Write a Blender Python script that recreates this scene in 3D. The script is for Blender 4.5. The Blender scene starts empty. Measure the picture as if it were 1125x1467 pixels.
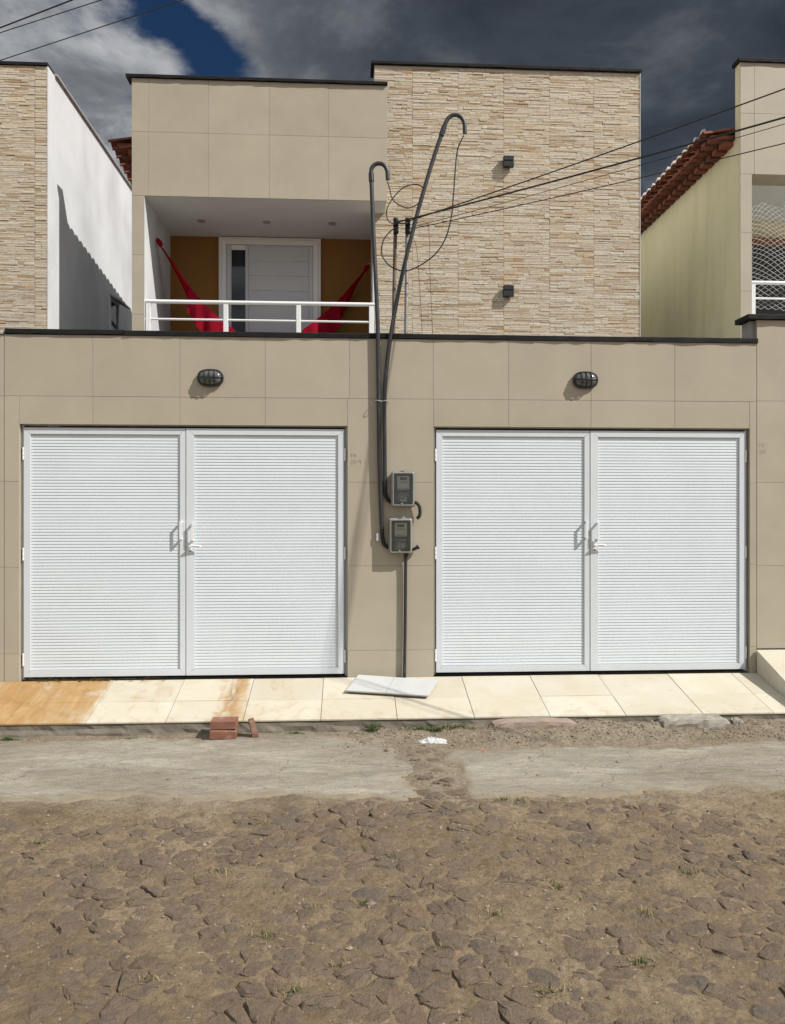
import bpy, math, random
import numpy as np
from mathutils import Vector
R = math.radians
rnd = random.Random(7)
S = bpy.context.scene
C = S.collection

# ------------------------------------------------------------------ camera
cam_d = bpy.data.cameras.new('camera')
cam = bpy.data.objects.new('camera', cam_d); C.objects.link(cam)
cam_d.sensor_fit = 'VERTICAL'; cam_d.sensor_height = 36.0; cam_d.sensor_width = 36.0
cam_d.lens = 1111.0 / 1467.0 * 36.0
cam_d.clip_start = 0.05; cam_d.clip_end = 2000
cam.location = (0, -6.79, 1.42)
cam.rotation_euler = (R(90), 0, R(-3.2))
S.camera = cam
S.render.resolution_x = 785; S.render.resolution_y = 1024

# ------------------------------------------------------------------ light
SUNV = Vector((-0.95, 0.53, -1.05)).normalized()        # the way the light travels
sun_d = bpy.data.lights.new('sun', 'SUN'); sun_d.energy = 4.6; sun_d.angle = R(0.5)
sun_d.color = (1.0, 0.965, 0.915)
sun = bpy.data.objects.new('sun', sun_d); C.objects.link(sun)
sun.rotation_euler = SUNV.to_track_quat('-Z', 'Y').to_euler()
sun.location = (6, -4, 12)
EXPOSURE = 0.24
S.view_settings.view_transform = 'Standard'; S.view_settings.look = 'None'
S.view_settings.exposure = EXPOSURE; S.view_settings.gamma = 1.0
S.view_settings.use_curve_mapping = False

# ------------------------------------------------------------------ node helpers
class NT:
    def __init__(self, tree): self.t = tree; self.n = tree.nodes; self.l = tree.links
    def node(self, typ, ins=None, **props):
        nd = self.n.new(typ)
        for k, v in props.items(): setattr(nd, k, v)
        for k, v in (ins or {}).items(): self.set(nd.inputs[k], v)
        return nd
    def set(self, sock, v):
        if hasattr(v, 'is_output') or isinstance(v, bpy.types.NodeSocket): self.l.new(v, sock)
        elif isinstance(v, tuple) and len(v) == 3 and sock.type == 'RGBA': sock.default_value = (*v, 1)
        else: sock.default_value = v
    def math(self, op, a, b=0.0, c=0.0, clamp=False):
        nd = self.node('ShaderNodeMath', {0: a, 1: b, 2: c}, operation=op, use_clamp=clamp); return nd.outputs[0]
    def vmath(self, op, a, b=(0, 0, 0)):
        nd = self.node('ShaderNodeVectorMath', {0: a, 1: b}, operation=op); return nd.outputs[0]
    def mix(self, f, a, b, blend='MIX'):
        nd = self.node('ShaderNodeMix', data_type='RGBA', blend_type=blend)
        self.set(nd.inputs[0], f); self.set(nd.inputs[6], a); self.set(nd.inputs[7], b); return nd.outputs[2]
    def ramp(self, f, stops, interp='LINEAR'):
        nd = self.node('ShaderNodeValToRGB', {0: f}); cr = nd.color_ramp; cr.interpolation = interp
        while len(cr.elements) < len(stops): cr.elements.new(0.5)
        for e, (p, c) in zip(cr.elements, stops):
            e.position = p; e.color = (*c, 1) if isinstance(c, tuple) else (c, c, c, 1)
        return nd.outputs[0]
    def noise(self, vec, scale, detail=4.0, rough=0.55, dist=0.0):
        return self.node('ShaderNodeTexNoise', {'Vector': vec, 'Scale': scale, 'Detail': detail, 'Roughness': rough, 'Distortion': dist}).outputs[0]
    def maprange(self, v, a, b, c=0.0, d=1.0, smooth=True):
        nd = self.node('ShaderNodeMapRange', {0: v, 1: a, 2: b, 3: c, 4: d}); nd.clamp = True
        if smooth: nd.interpolation_type = 'SMOOTHSTEP'
        return nd.outputs[0]
    def mapping(self, vec, scale=(1, 1, 1), loc=(0, 0, 0), rot=(0, 0, 0)):
        return self.node('ShaderNodeMapping', {'Vector': vec, 'Scale': scale, 'Location': loc, 'Rotation': rot}).outputs[0]

# ------------------------------------------------------------------ world: blue sky behind broken storm cloud
W = bpy.data.worlds.new('World'); S.world = W; W.use_nodes = True
w = NT(W.node_tree); w.n.clear()
sky = w.node('ShaderNodeTexSky', sky_type='NISHITA', sun_disc=False)
sky.sun_elevation = math.asin(-SUNV.z); sky.sun_rotation = math.atan2(-SUNV.x, -SUNV.y)
sky.air_density = 1.0; sky.dust_density = 0.3; sky.ozone_density = 3.0
dirv = w.node('ShaderNodeTexCoord').outputs['Generated']
sp = w.node('ShaderNodeSeparateXYZ', {0: dirv})
zz = w.math('MAXIMUM', sp.outputs[2], 0.02)
zz = w.math('ADD', zz, 0.06)
px_ = w.math('DIVIDE', sp.outputs[0], zz); py_ = w.math('DIVIDE', sp.outputs[1], zz)
pv = w.node('ShaderNodeCombineXYZ', {0: px_, 1: py_, 2: 0.0}).outputs[0]
n1 = w.noise(w.mapping(pv, loc=(3.1, 1.7, 0.4)), 1.6, 8.0, 0.58, 0.3)
n2 = w.noise(w.mapping(pv, loc=(9.3, 4.2, 1.4)), 2.6, 9.0, 0.62, 0.2)
n3 = w.noise(w.mapping(pv, loc=(1.3, 7.2, 2.4)), 0.55, 3.0, 0.5)
# gap in the cloud deck, a tongue of clear air with ragged rims
warp = w.node('ShaderNodeTexNoise', {'Vector': pv, 'Scale': 3.0, 'Detail': 6.0, 'Roughness': 0.6})
wv = w.vmath('MULTIPLY', w.vmath('SUBTRACT', warp.outputs[1], (0.5, 0.5, 0.5)), (0.34, 0.34, 0.0))
gp = w.mapping(w.vmath('ADD', pv, wv), loc=(0, 0, 0))
gp = w.vmath('SUBTRACT', gp, (-0.325, 1.49, 0.0))
gp = w.node('ShaderNodeVectorRotate', {'Vector': gp, 'Angle': R(-62)}, rotation_type='Z_AXIS').outputs[0]
gl = w.node('ShaderNodeVectorMath', {0: w.vmath('MULTIPLY', gp, (4.0, 11.5, 0))}, operation='LENGTH').outputs['Value']
gap = w.maprange(gl, 0.55, 1.35, 1.0, 0.0)
gap2 = w.maprange(n1, 0.66, 0.76, 0.0, 1.0)
gap = w.math('MAXIMUM', gap, gap2)
# storm cloud thickens toward the east (right), thinner and lighter to the west
side = w.math('ADD', w.math('MULTIPLY', px_, 1.0), w.math('MULTIPLY', w.math('SUBTRACT', n3, 0.5), 1.2))
ahead = w.maprange(py_, 0.1, 1.3, 0.0, 1.0)               # the storm stands to the north; toward the sun the cloud is broken and lit
thick = w.math('MULTIPLY', w.maprange(side, -0.62, 0.22, 0.0, 1.0), ahead)
lightc = w.ramp(n2, [(0.30, (0.075, 0.083, 0.096)), (0.48, (0.170, 0.182, 0.20)), (0.64, (0.40, 0.41, 0.425))])
darkc = w.ramp(n2, [(0.30, (0.024, 0.030, 0.041)), (0.50, (0.043, 0.052, 0.066)), (0.68, (0.094, 0.105, 0.120))])
lit = w.math('ADD', 1.0, w.math('MULTIPLY', w.math('SUBTRACT', 1.0, ahead), 1.2))
lightc = w.mix(1.0, lightc, w.node('ShaderNodeCombineXYZ', {0: lit, 1: lit, 2: lit}).outputs[0], 'MULTIPLY')
cloud = w.mix(thick, lightc, darkc)
bg_sky = w.node('ShaderNodeBackground', {'Color': w.mix(1.0, sky.outputs[0], (0.25, 0.40, 0.56), 'MULTIPLY'), 'Strength': 0.05})
bg_cl = w.node('ShaderNodeBackground', {'Color': cloud, 'Strength': 1.0})
mx = w.node('ShaderNodeMixShader', {0: gap, 1: bg_cl.outputs[0], 2: bg_sky.outputs[0]})
w.node('ShaderNodeOutputWorld', {0: mx.outputs[0]})

# ------------------------------------------------------------------ materials
def mat(name, color=(0.5, 0.5, 0.5), rough=0.6, metal=0.0, fn=None, spec=0.5):
    m = bpy.data.materials.new(name); m.use_nodes = True
    t = NT(m.node_tree); b = m.node_tree.nodes['Principled BSDF']
    b.inputs['Base Color'].default_value = (*color, 1); b.inputs['Roughness'].default_value = rough
    b.inputs['Metallic'].default_value = metal; b.inputs['Specular IOR Level'].default_value = spec
    if fn: fn(t, b)
    return m
def pos(t): return t.node('ShaderNodeNewGeometry').outputs['Position']
def bump(t, b, h, strength=0.3, dist=0.01):
    t.set(b.inputs['Normal'], t.node('ShaderNodeBump', {'Height': h, 'Strength': strength, 'Distance': dist}).outputs[0])
def rand(t):
    a = t.node('ShaderNodeObjectInfo').outputs['Random']; i = t.node('ShaderNodeNewGeometry').outputs['Random Per Island']
    return t.math('FRACT', t.math('ADD', a, i))
def grained(c, amt=0.12, scale=6.0, fine=90.0, bmp=0.08, var=0.05, streak=None, dirt=None):
    """base colour c with soft mottling, a little piece-to-piece variation and fine relief"""
    def fn(t, b):
        p = pos(t)
        n = t.noise(p, scale, 5.0, 0.6)
        k = t.maprange(n, 0.25, 0.75, 1 - amt, 1 + amt, False)
        if var: k = t.math('MULTIPLY', k, t.maprange(rand(t), 0, 1, 1 - var, 1 + var, False))
        if streak:
            s = t.noise(t.mapping(p, scale=streak), 1.0, 5.0, 0.6)
            k = t.math('MULTIPLY', k, t.maprange(s, 0.35, 0.75, 1.04, 0.84))
        col = t.mix(1.0, c, t.node('ShaderNodeCombineXYZ', {0: k, 1: k, 2: k}).outputs[0], 'MULTIPLY')
        if dirt:
            d = t.noise(p, dirt[1], 6.0, 0.65, 0.4)
            col = t.mix(t.maprange(d, dirt[2], dirt[3], 0, dirt[4]), col, dirt[0])
        t.set(b.inputs['Base Color'], col)
        f = t.noise(p, fine, 3.0, 0.6)
        if bmp: bump(t, b, f, bmp, 0.004)
        r0 = b.inputs['Roughness'].default_value
        t.set(b.inputs['Roughness'], t.maprange(n, 0.3, 0.7, r0 - 0.06, r0 + 0.08, False))
    return fn
M = {}
BE = (0.395, 0.349, 0.266)
M['wall_tile'] = mat('wall_tile', BE, 0.5, fn=grained(BE, 0.07, 2.2, 120, 0.05, 0.03, dirt=((0.27, 0.235, 0.175), 1.3, 0.58, 0.80, 0.3)), spec=0.35)
M['grout'] = mat('grout', (0.34, 0.30, 0.227), 0.9, fn=grained((0.34, 0.30, 0.227), 0.15, 8, 60, 0.2, 0))
M['coping'] = mat('coping', (0.012, 0.012, 0.012), 0.75, fn=grained((0.012, 0.012, 0.012), 0.35, 9, 50, 0.5, 0.2, dirt=((0.06, 0.056, 0.05), 5, 0.62, 0.78, 0.5)), spec=0.2)
M['gate_white'] = mat('gate_white', (0.615, 0.66, 0.685), 0.42, fn=grained((0.615, 0.66, 0.685), 0.03, 1.7, 40, 0, 0.015, dirt=((0.54, 0.56, 0.56), 1.6, 0.55, 0.8, 0.35)), spec=0.45)
M['gate_frame'] = mat('gate_frame', (0.60, 0.635, 0.66), 0.4, fn=grained((0.60, 0.635, 0.66), 0.04, 2.5, 50, 0.02, 0.02, dirt=((0.42, 0.38, 0.31), 5, 0.6, 0.8, 0.5)))
M['white_paint'] = mat('white_paint', (0.74, 0.74, 0.73), 0.4, fn=grained((0.74, 0.74, 0.73), 0.04, 4, 50, 0.03, 0.02))
M['door_paint'] = mat('door_paint', (0.52, 0.535, 0.55), 0.45, fn=grained((0.52, 0.535, 0.55), 0.03, 4, 50, 0.03, 0.02))
M['plaster_white'] = mat('plaster_white', (0.56, 0.565, 0.57), 0.9, fn=grained((0.56, 0.565, 0.57), 0.07, 1.6, 30, 0.5, 0, streak=(2, 1.3, 0.7), dirt=((0.46, 0.45, 0.43), 1.1, 0.55, 0.78, 0.35)))
M['ceiling'] = mat('ceiling', (0.60, 0.60, 0.59), 0.9, fn=grained((0.60, 0.60, 0.59), 0.04, 1.5, 30, 0.05, 0))
M['plaster_yellow'] = mat('plaster_yellow', (0.66, 0.61, 0.39), 0.9, fn=grained((0.66, 0.61, 0.39), 0.08, 1.2, 30, 0.25, 0, streak=(4, 3, 0.3), dirt=((0.56, 0.54, 0.40), 0.9, 0.5, 0.75, 0.45)))
M['plaster_grey'] = mat('plaster_grey', (0.33, 0.32, 0.30), 0.9, fn=grained((0.33, 0.32, 0.30), 0.15, 5, 50, 0.3, 0))
M['ochre'] = mat('ochre', (0.215, 0.098, 0.017), 0.8, fn=grained((0.215, 0.098, 0.017), 0.06, 3, 60, 0.05, 0))
M['terrace'] = mat('terrace', (0.20, 0.19, 0.175), 0.8, fn=grained((0.20, 0.19, 0.175), 0.12, 4, 60, 0.1, 0))
M['black_metal'] = mat('black_metal', (0.012, 0.012, 0.013), 0.42, fn=grained((0.012, 0.012, 0.013), 0.3, 20, 90, 0.1, 0))
M['black_cable'] = mat('black_cable', (0.014, 0.014, 0.015), 0.5, fn=grained((0.014, 0.014, 0.015), 0.3, 30, 90, 0.05, 0))
M['conduit'] = mat('conduit', (0.027, 0.029, 0.030), 0.42, fn=grained((0.027, 0.029, 0.030), 0.2, 9, 60, 0.05, 0, dirt=((0.13, 0.12, 0.10), 7, 0.58, 0.75, 0.4)))
M['rust_pipe'] = mat('rust_pipe', (0.16, 0.13, 0.105), 0.7, 0.2, fn=grained((0.16, 0.13, 0.105), 0.3, 14, 80, 0.3, 0, dirt=((0.12, 0.055, 0.025), 11, 0.45, 0.62, 0.8)))
M['zinc_pipe'] = mat('zinc_pipe', (0.30, 0.30, 0.29), 0.5, 0.4, fn=grained((0.30, 0.30, 0.29), 0.2, 14, 80, 0.2, 0, dirt=((0.12, 0.09, 0.07), 10, 0.52, 0.66, 0.8)))
M['steel'] = mat('steel', (0.45, 0.45, 0.45), 0.4, 0.8, fn=grained((0.45, 0.45, 0.45), 0.1, 30, 90, 0.05, 0))
M['meter_body'] = mat('meter_body', (0.60, 0.61, 0.58), 0.5, fn=grained((0.60, 0.61, 0.58), 0.08, 20, 90, 0.03, 0))
M['meter_dark'] = mat('meter_dark', (0.020, 0.024, 0.022), 0.3)
M['meter_label'] = mat('meter_label', (0.55, 0.55, 0.50), 0.6)
M['tray'] = mat('tray', (0.045, 0.048, 0.042), 0.6, fn=grained((0.045, 0.048, 0.042), 0.2, 12, 60, 0.05, 0))
M['box_rim'] = mat('box_rim', (0.24, 0.245, 0.215), 0.35, fn=grained((0.24, 0.245, 0.215), 0.12, 18, 60, 0.03, 0))
M['copper_wire'] = mat('copper_wire', (0.42, 0.36, 0.27), 0.5)
M['blue_wire'] = mat('blue_wire', (0.28, 0.34, 0.45), 0.5)
M['red_cloth'] = mat('red_cloth', (0.25, 0.004, 0.012), 0.95, fn=grained((0.25, 0.004, 0.012), 0.15, 5, 160, 0.3, 0), spec=0.05)
M['pink_cloth'] = mat('pink_cloth', (0.21, 0.005, 0.016), 0.85, fn=grained((0.21, 0.005, 0.016), 0.2, 5, 160, 0.3, 0), spec=0.05)
M['terracotta'] = mat('terracotta', (0.17, 0.052, 0.025), 0.85, fn=grained((0.17, 0.052, 0.025), 0.3, 9, 60, 0.3, 0.3, dirt=((0.06, 0.035, 0.025), 7, 0.55, 0.7, 0.7)))
M['mortar'] = mat('mortar', (0.52, 0.49, 0.44), 0.95, fn=grained((0.52, 0.49, 0.44), 0.15, 14, 60, 0.4, 0))
M['brick_clay'] = mat('brick_clay', (0.20, 0.085, 0.056), 0.9, fn=grained((0.20, 0.085, 0.056), 0.2, 14, 120, 0.4, 0.1, dirt=((0.36, 0.26, 0.17), 9, 0.5, 0.75, 0.6)))
M['concrete'] = mat('concrete', (0.16, 0.138, 0.105), 0.95, fn=grained((0.16, 0.138, 0.105), 0.3, 7, 70, 0.6, 0, dirt=((0.10, 0.09, 0.065), 6, 0.52, 0.72, 0.7)))
M['pale_concrete'] = mat('pale_concrete', (0.30, 0.275, 0.225), 0.95, fn=grained((0.30, 0.275, 0.225), 0.22, 9, 80, 0.6, 0, dirt=((0.17, 0.15, 0.115), 8, 0.5, 0.7, 0.6)))
M['slab_white'] = mat('slab_white', (0.50, 0.51, 0.50), 0.45, fn=grained((0.50, 0.51, 0.50), 0.05, 5, 60, 0.05, 0.03, dirt=((0.38, 0.33, 0.25), 9, 0.62, 0.8, 0.4)))
M['kerb_stone'] = mat('kerb_stone', (0.27, 0.205, 0.165), 0.9, fn=grained((0.27, 0.205, 0.165), 0.2, 8, 90, 0.5, 0, dirt=((0.33, 0.25, 0.165), 7, 0.5, 0.7, 0.6)))
M['plastic_white'] = mat('plastic_white', (0.50, 0.50, 0.49), 0.5)
M['plastic_orange'] = mat('plastic_orange', (0.75, 0.13, 0.02), 0.45)
M['pencil'] = mat('pencil', (0.17, 0.15, 0.125), 0.8)
M['wood'] = mat('wood', (0.22, 0.085, 0.035), 0.6, fn=grained((0.22, 0.085, 0.035), 0.2, 9, 60, 0.1, 0))
M['net_cord'] = mat('net_cord', (0.58, 0.57, 0.55), 0.8)
M['dark_room'] = mat('dark_room', (0.035, 0.035, 0.038), 0.8)
M['downlight'] = mat('downlight', (0.30, 0.29, 0.26), 0.4)
M['rubber'] = mat('rubber', (0.02, 0.02, 0.02), 0.8)

def glass_fn(col, refl, alpha):
    def fn(t, b):
        tr = t.node('ShaderNodeBsdfTransparent', {0: col}); gl = t.node('ShaderNodeBsdfGlossy', {'Color': (1, 1, 1), 'Roughness': 0.06})
        df = t.node('ShaderNodeBsdfDiffuse', {'Color': (0.42, 0.43, 0.40)})
        fr = t.node('ShaderNodeFresnel', {'IOR': refl})
        a = t.node('ShaderNodeMixShader', {0: alpha, 1: tr.outputs[0], 2: df.outputs[0]})
        m = t.node('ShaderNodeMixShader', {0: fr.outputs[0], 1: a.outputs[0], 2: gl.outputs[0]})
        t.l.new(m.outputs[0], t.n['Material Output'].inputs[0])
    return fn
M['clear_cover'] = mat('clear_cover', fn=glass_fn((0.92, 0.93, 0.90), 1.35, 0.06))
M['lamp_glass'] = mat('lamp_glass', (0.10, 0.105, 0.10), 0.18, fn=grained((0.10, 0.105, 0.10), 0.15, 25, 70, 0.15, 0))
M['door_glass'] = mat('door_glass', (0.010, 0.014, 0.018), 0.04)

# stacked-strip ledger stone
def ledger(t, b):
    p = pos(t); r = rand(t)
    col = t.ramp(r, [(0.0, (0.56, 0.485, 0.375)), (0.25, (0.51, 0.42, 0.305)), (0.42, (0.60, 0.545, 0.445)), (0.58, (0.50, 0.44, 0.345)), (0.72, (0.585, 0.52, 0.405)), (0.80, (0.43, 0.315, 0.195)), (0.88, (0.52, 0.43, 0.32)), (1.0, (0.35, 0.24, 0.14))])
    n = t.noise(p, 2.2, 5, 0.6); warm = t.maprange(n, 0.56, 0.72, 0, 0.55)
    col = t.mix(warm, col, t.mix(1.0, col, (0.98, 0.74, 0.48), 'MULTIPLY'))
    n2 = t.noise(t.mapping(p, scale=(1, 1, 3)), 22, 5, 0.65)
    k = t.maprange(n2, 0.3, 0.7, 0.82, 1.14, False)
    t.set(b.inputs['Base Color'], t.mix(1.0, col, t.node('ShaderNodeCombineXYZ', {0: k, 1: k, 2: k}).outputs[0], 'MULTIPLY'))
    bump(t, b, n2, 0.5, 0.006)
M['ledger'] = mat('ledger', rough=0.85, fn=ledger)

# glazed cream pavement tiles with iron stains that run toward the street
def pave(t, b):
    p = pos(t); s = t.node('ShaderNodeSeparateXYZ', {0: p})
    n = t.noise(p, 2.4, 6, 0.62, 0.4); v = t.maprange(rand(t), 0, 1, 0.94, 1.05, False)
    col = t.ramp(n, [(0.25, (0.48, 0.42, 0.31)), (0.5, (0.52, 0.475, 0.375)), (0.75, (0.55, 0.52, 0.435))])
    col = t.mix(1.0, col, t.node('ShaderNodeCombineXYZ', {0: v, 1: v, 2: v}).outputs[0], 'MULTIPLY')
    # stains
    sx = t.math('ADD', s.outputs[0], t.math('MULTIPLY', s.outputs[1], -0.02))
    st = t.noise(t.mapping(p, scale=(4.2, 0.7, 0.7)), 1.0, 7, 0.68, 0.5)
    st2 = t.noise(t.mapping(p, scale=(13, 2.2, 2.2)), 1.0, 7, 0.72, 0.8); blot = t.noise(p, 5.5, 7, 0.68, 0.8)
    band = t.ramp(t.maprange(sx, -3.6, 0.4, 0, 1, False), [(0.0, 0.35), (0.13, 0.42), (0.19, 0.80), (0.34, 0.78), (0.385, 0.55), (0.41, 0.12), (0.50, 0.26), (0.58, 0.05), (0.645, 0.40), (0.672, 0.70), (0.70, 0.16), (0.75, 0.22), (0.86, 0.10), (1.0, 0.0)])
    f = t.math('ADD', t.math('MULTIPLY', band, 0.95), t.math('ADD', t.math('MULTIPLY', t.math('SUBTRACT', st, 0.5), 1.25), t.math('MULTIPLY', t.math('SUBTRACT', blot, 0.5), 1.5)))
    f = t.math('MULTIPLY', f, t.maprange(band, 0.0, 0.12, 0, 1))
    col = t.mix(t.maprange(f, 0.12, 0.75, 0, 0.92), col, t.ramp(t.math('ADD', t.math('MULTIPLY', st2, 0.55), t.math('MULTIPLY', blot, 0.45)), [(0.32, (0.25, 0.115, 0.026)), (0.5, (0.36, 0.20, 0.062)), (0.66, (0.44, 0.315, 0.155))]))
    rb = t.math('MULTIPLY', t.maprange(t.math('ABSOLUTE', t.math('ADD', sx, 0.955)), 0.0, 0.07, 1, 0), t.maprange(st2, 0.45, 0.6, 0, 0.75))
    col = t.mix(rb, col, (0.20, 0.085, 0.045))
    # dust toward the kerb and in scuffs
    d = t.noise(p, 9, 6, 0.7, 0.5)
    col = t.mix(t.math('MULTIPLY', t.maprange(t.math('ADD', d, t.maprange(s.outputs[1], -0.45, -0.72, 0, 0.10, False)), 0.55, 0.76, 0, 1), 0.5), col, (0.40, 0.32, 0.21))
    t.set(b.inputs['Base Color'], col)
    t.set(b.inputs['Roughness'], t.maprange(n, 0.3, 0.7, 0.5, 0.7, False))
    bump(t, b, t.noise(p, 70, 3, 0.6), 0.06, 0.003)
M['pave'] = mat('pave', fn=pave, spec=0.35)

def sand(t, b):
    p = pos(t)
    n = t.noise(p, 1.1, 7, 0.62, 0.3); f = t.noise(p, 38, 6, 0.72); g = t.noise(p, 190, 4, 0.7); m = t.noise(p, 7.0, 6, 0.68, 0.4)
    col = t.ramp(n, [(0.28, (0.198, 0.145, 0.091)), (0.5, (0.265, 0.197, 0.125)), (0.72, (0.325, 0.249, 0.165))])
    yy = t.node('ShaderNodeSeparateXYZ', {0: p}).outputs[1]
    dust = t.math('MULTIPLY', t.maprange(t.math('ADD', yy, t.math('MULTIPLY', t.math('SUBTRACT', m, 0.5), 0.9)), -2.42, -1.95, 0, 1), t.maprange(n, 0.25, 0.6, 0.35, 0.85))
    col = t.mix(dust, col, (0.300, 0.258, 0.192))
    k = t.math('MULTIPLY', t.maprange(f, 0.25, 0.75, 0.62, 1.34, False), t.maprange(g, 0.25, 0.75, 0.75, 1.22, False))
    k = t.math('MULTIPLY', k, t.maprange(m, 0.3, 0.72, 0.74, 1.2, False))
    t.set(b.inputs['Base Color'], t.mix(1.0, col, t.node('ShaderNodeCombineXYZ', {0: k, 1: k, 2: k}).outputs[0], 'MULTIPLY'))
    h = t.math('ADD', t.math('MULTIPLY', f, 1.0), t.math('MULTIPLY', g, 0.45))
    bump(t, b, h, 1.0, 0.020)
M['sand'] = mat('sand', rough=1.0, fn=sand, spec=0.1)

def cobble(t, b):
    p = pos(t); r = rand(t)
    col = t.ramp(r, [(0.0, (0.162, 0.118, 0.086)), (0.25, (0.198, 0.148, 0.111)), (0.5, (0.165, 0.128, 0.102)), (0.72, (0.214, 0.160, 0.119)), (0.88, (0.145, 0.125, 0.106)), (1.0, (0.245, 0.160, 0.108))])
    f = t.noise(p, 30, 7, 0.72); m = t.noise(p, 6, 6, 0.66, 0.4)
    k = t.maprange(f, 0.25, 0.75, 0.66, 1.32, False)
    col = t.mix(1.0, col, t.node('ShaderNodeCombineXYZ', {0: k, 1: k, 2: k}).outputs[0], 'MULTIPLY')
    col = t.mix(t.maprange(m, 0.36, 0.64, 0.12, 0.85), col, t.mix(f, (0.175, 0.130, 0.088), (0.275, 0.208, 0.138)))
    t.set(b.inputs['Base Color'], col)
    bump(t, b, t.math('ADD', f, t.math('MULTIPLY', t.noise(p, 120, 4, 0.7), 0.4)), 1.0, 0.020)
M['cobble'] = mat('cobble', rough=0.95, fn=cobble, spec=0.15)

def cement(t, b):
    p = pos(t)
    n = t.noise(t.mapping(p, scale=(0.5, 1.6, 1)), 1.6, 7, 0.66, 0.3); f = t.noise(t.mapping(p, scale=(0.45, 1.5, 1)), 22, 6, 0.7); s = t.noise(p, 3.5, 7, 0.7, 0.5)
    col = t.ramp(n, [(0.3, (0.22, 0.188, 0.14)), (0.5, (0.28, 0.25, 0.198)), (0.68, (0.37, 0.34, 0.275))])
    k = t.maprange(f, 0.25, 0.75, 0.68, 1.28, False)
    col = t.mix(1.0, col, t.node('ShaderNodeCombineXYZ', {0: k, 1: k, 2: k}).outputs[0], 'MULTIPLY')
    gr_ = t.noise(p, 75, 5, 0.75); k3 = t.maprange(gr_, 0.28, 0.72, 0.70, 1.25, False)
    col = t.mix(1.0, col, t.node('ShaderNodeCombineXYZ', {0: k3, 1: k3, 2: k3}).outputs[0], 'MULTIPLY')
    wp = t.vmath('ADD', p, t.vmath('MULTIPLY', t.node('ShaderNodeTexNoise', {'Vector': p, 'Scale': 4.0, 'Detail': 6.0, 'Roughness': 0.65}).outputs[1], (0.35, 0.35, 0.0)))
    vd = t.node('ShaderNodeTexVoronoi', {'Vector': t.mapping(wp, scale=(0.8, 1.5, 0.01)), 'Scale': 1.3}, feature='DISTANCE_TO_EDGE').outputs['Distance']
    crk = t.math('MULTIPLY', t.maprange(vd, 0.0, 0.012, 1.0, 0.0), t.maprange(s, 0.42, 0.55, 0.0, 1.0))
    col = t.mix(t.math('MULTIPLY', crk, 0.28), col, (0.085, 0.068, 0.048))
    sc = t.node('ShaderNodeAttribute', attribute_name='sand_cover').outputs['Fac']
    k2 = t.math('ADD', t.math('MULTIPLY', sc, 0.62), t.math('MULTIPLY', t.math('ADD', s, t.math('MULTIPLY', f, 0.35)), 0.75))
    col = t.mix(t.maprange(k2, 0.50, 0.88, 0, 0.95), col, t.mix(f, (0.20, 0.158, 0.106), (0.31, 0.255, 0.185)))
    t.set(b.inputs['Base Color'], col)
    bump(t, b, t.math('ADD', t.math('ADD', f, t.math('MULTIPLY', crk, -0.35)), t.math('MULTIPLY', gr_, 0.6)), 0.8, 0.012)
M['cement'] = mat('cement', rough=0.95, fn=cement, spec=0.15)
def leafy(c):
    def fn(t, b):
        k = t.maprange(rand(t), 0, 1, 0.6, 1.4, False)
        t.set(b.inputs['Base Color'], t.mix(1.0, c, t.node('ShaderNodeCombineXYZ', {0: k, 1: k, 2: k}).outputs[0], 'MULTIPLY'))
    return fn
M['weed'] = mat('weed', rough=0.7, fn=leafy((0.060, 0.095, 0.022)))
M['dry_grass'] = mat('dry_grass', rough=0.8, fn=leafy((0.20, 0.165, 0.075)))
M['straw'] = mat('straw', rough=0.8, fn=leafy((0.33, 0.26, 0.14)))
M['gravel'] = mat('gravel', rough=0.9, fn=leafy((0.20, 0.155, 0.115)))

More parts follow.
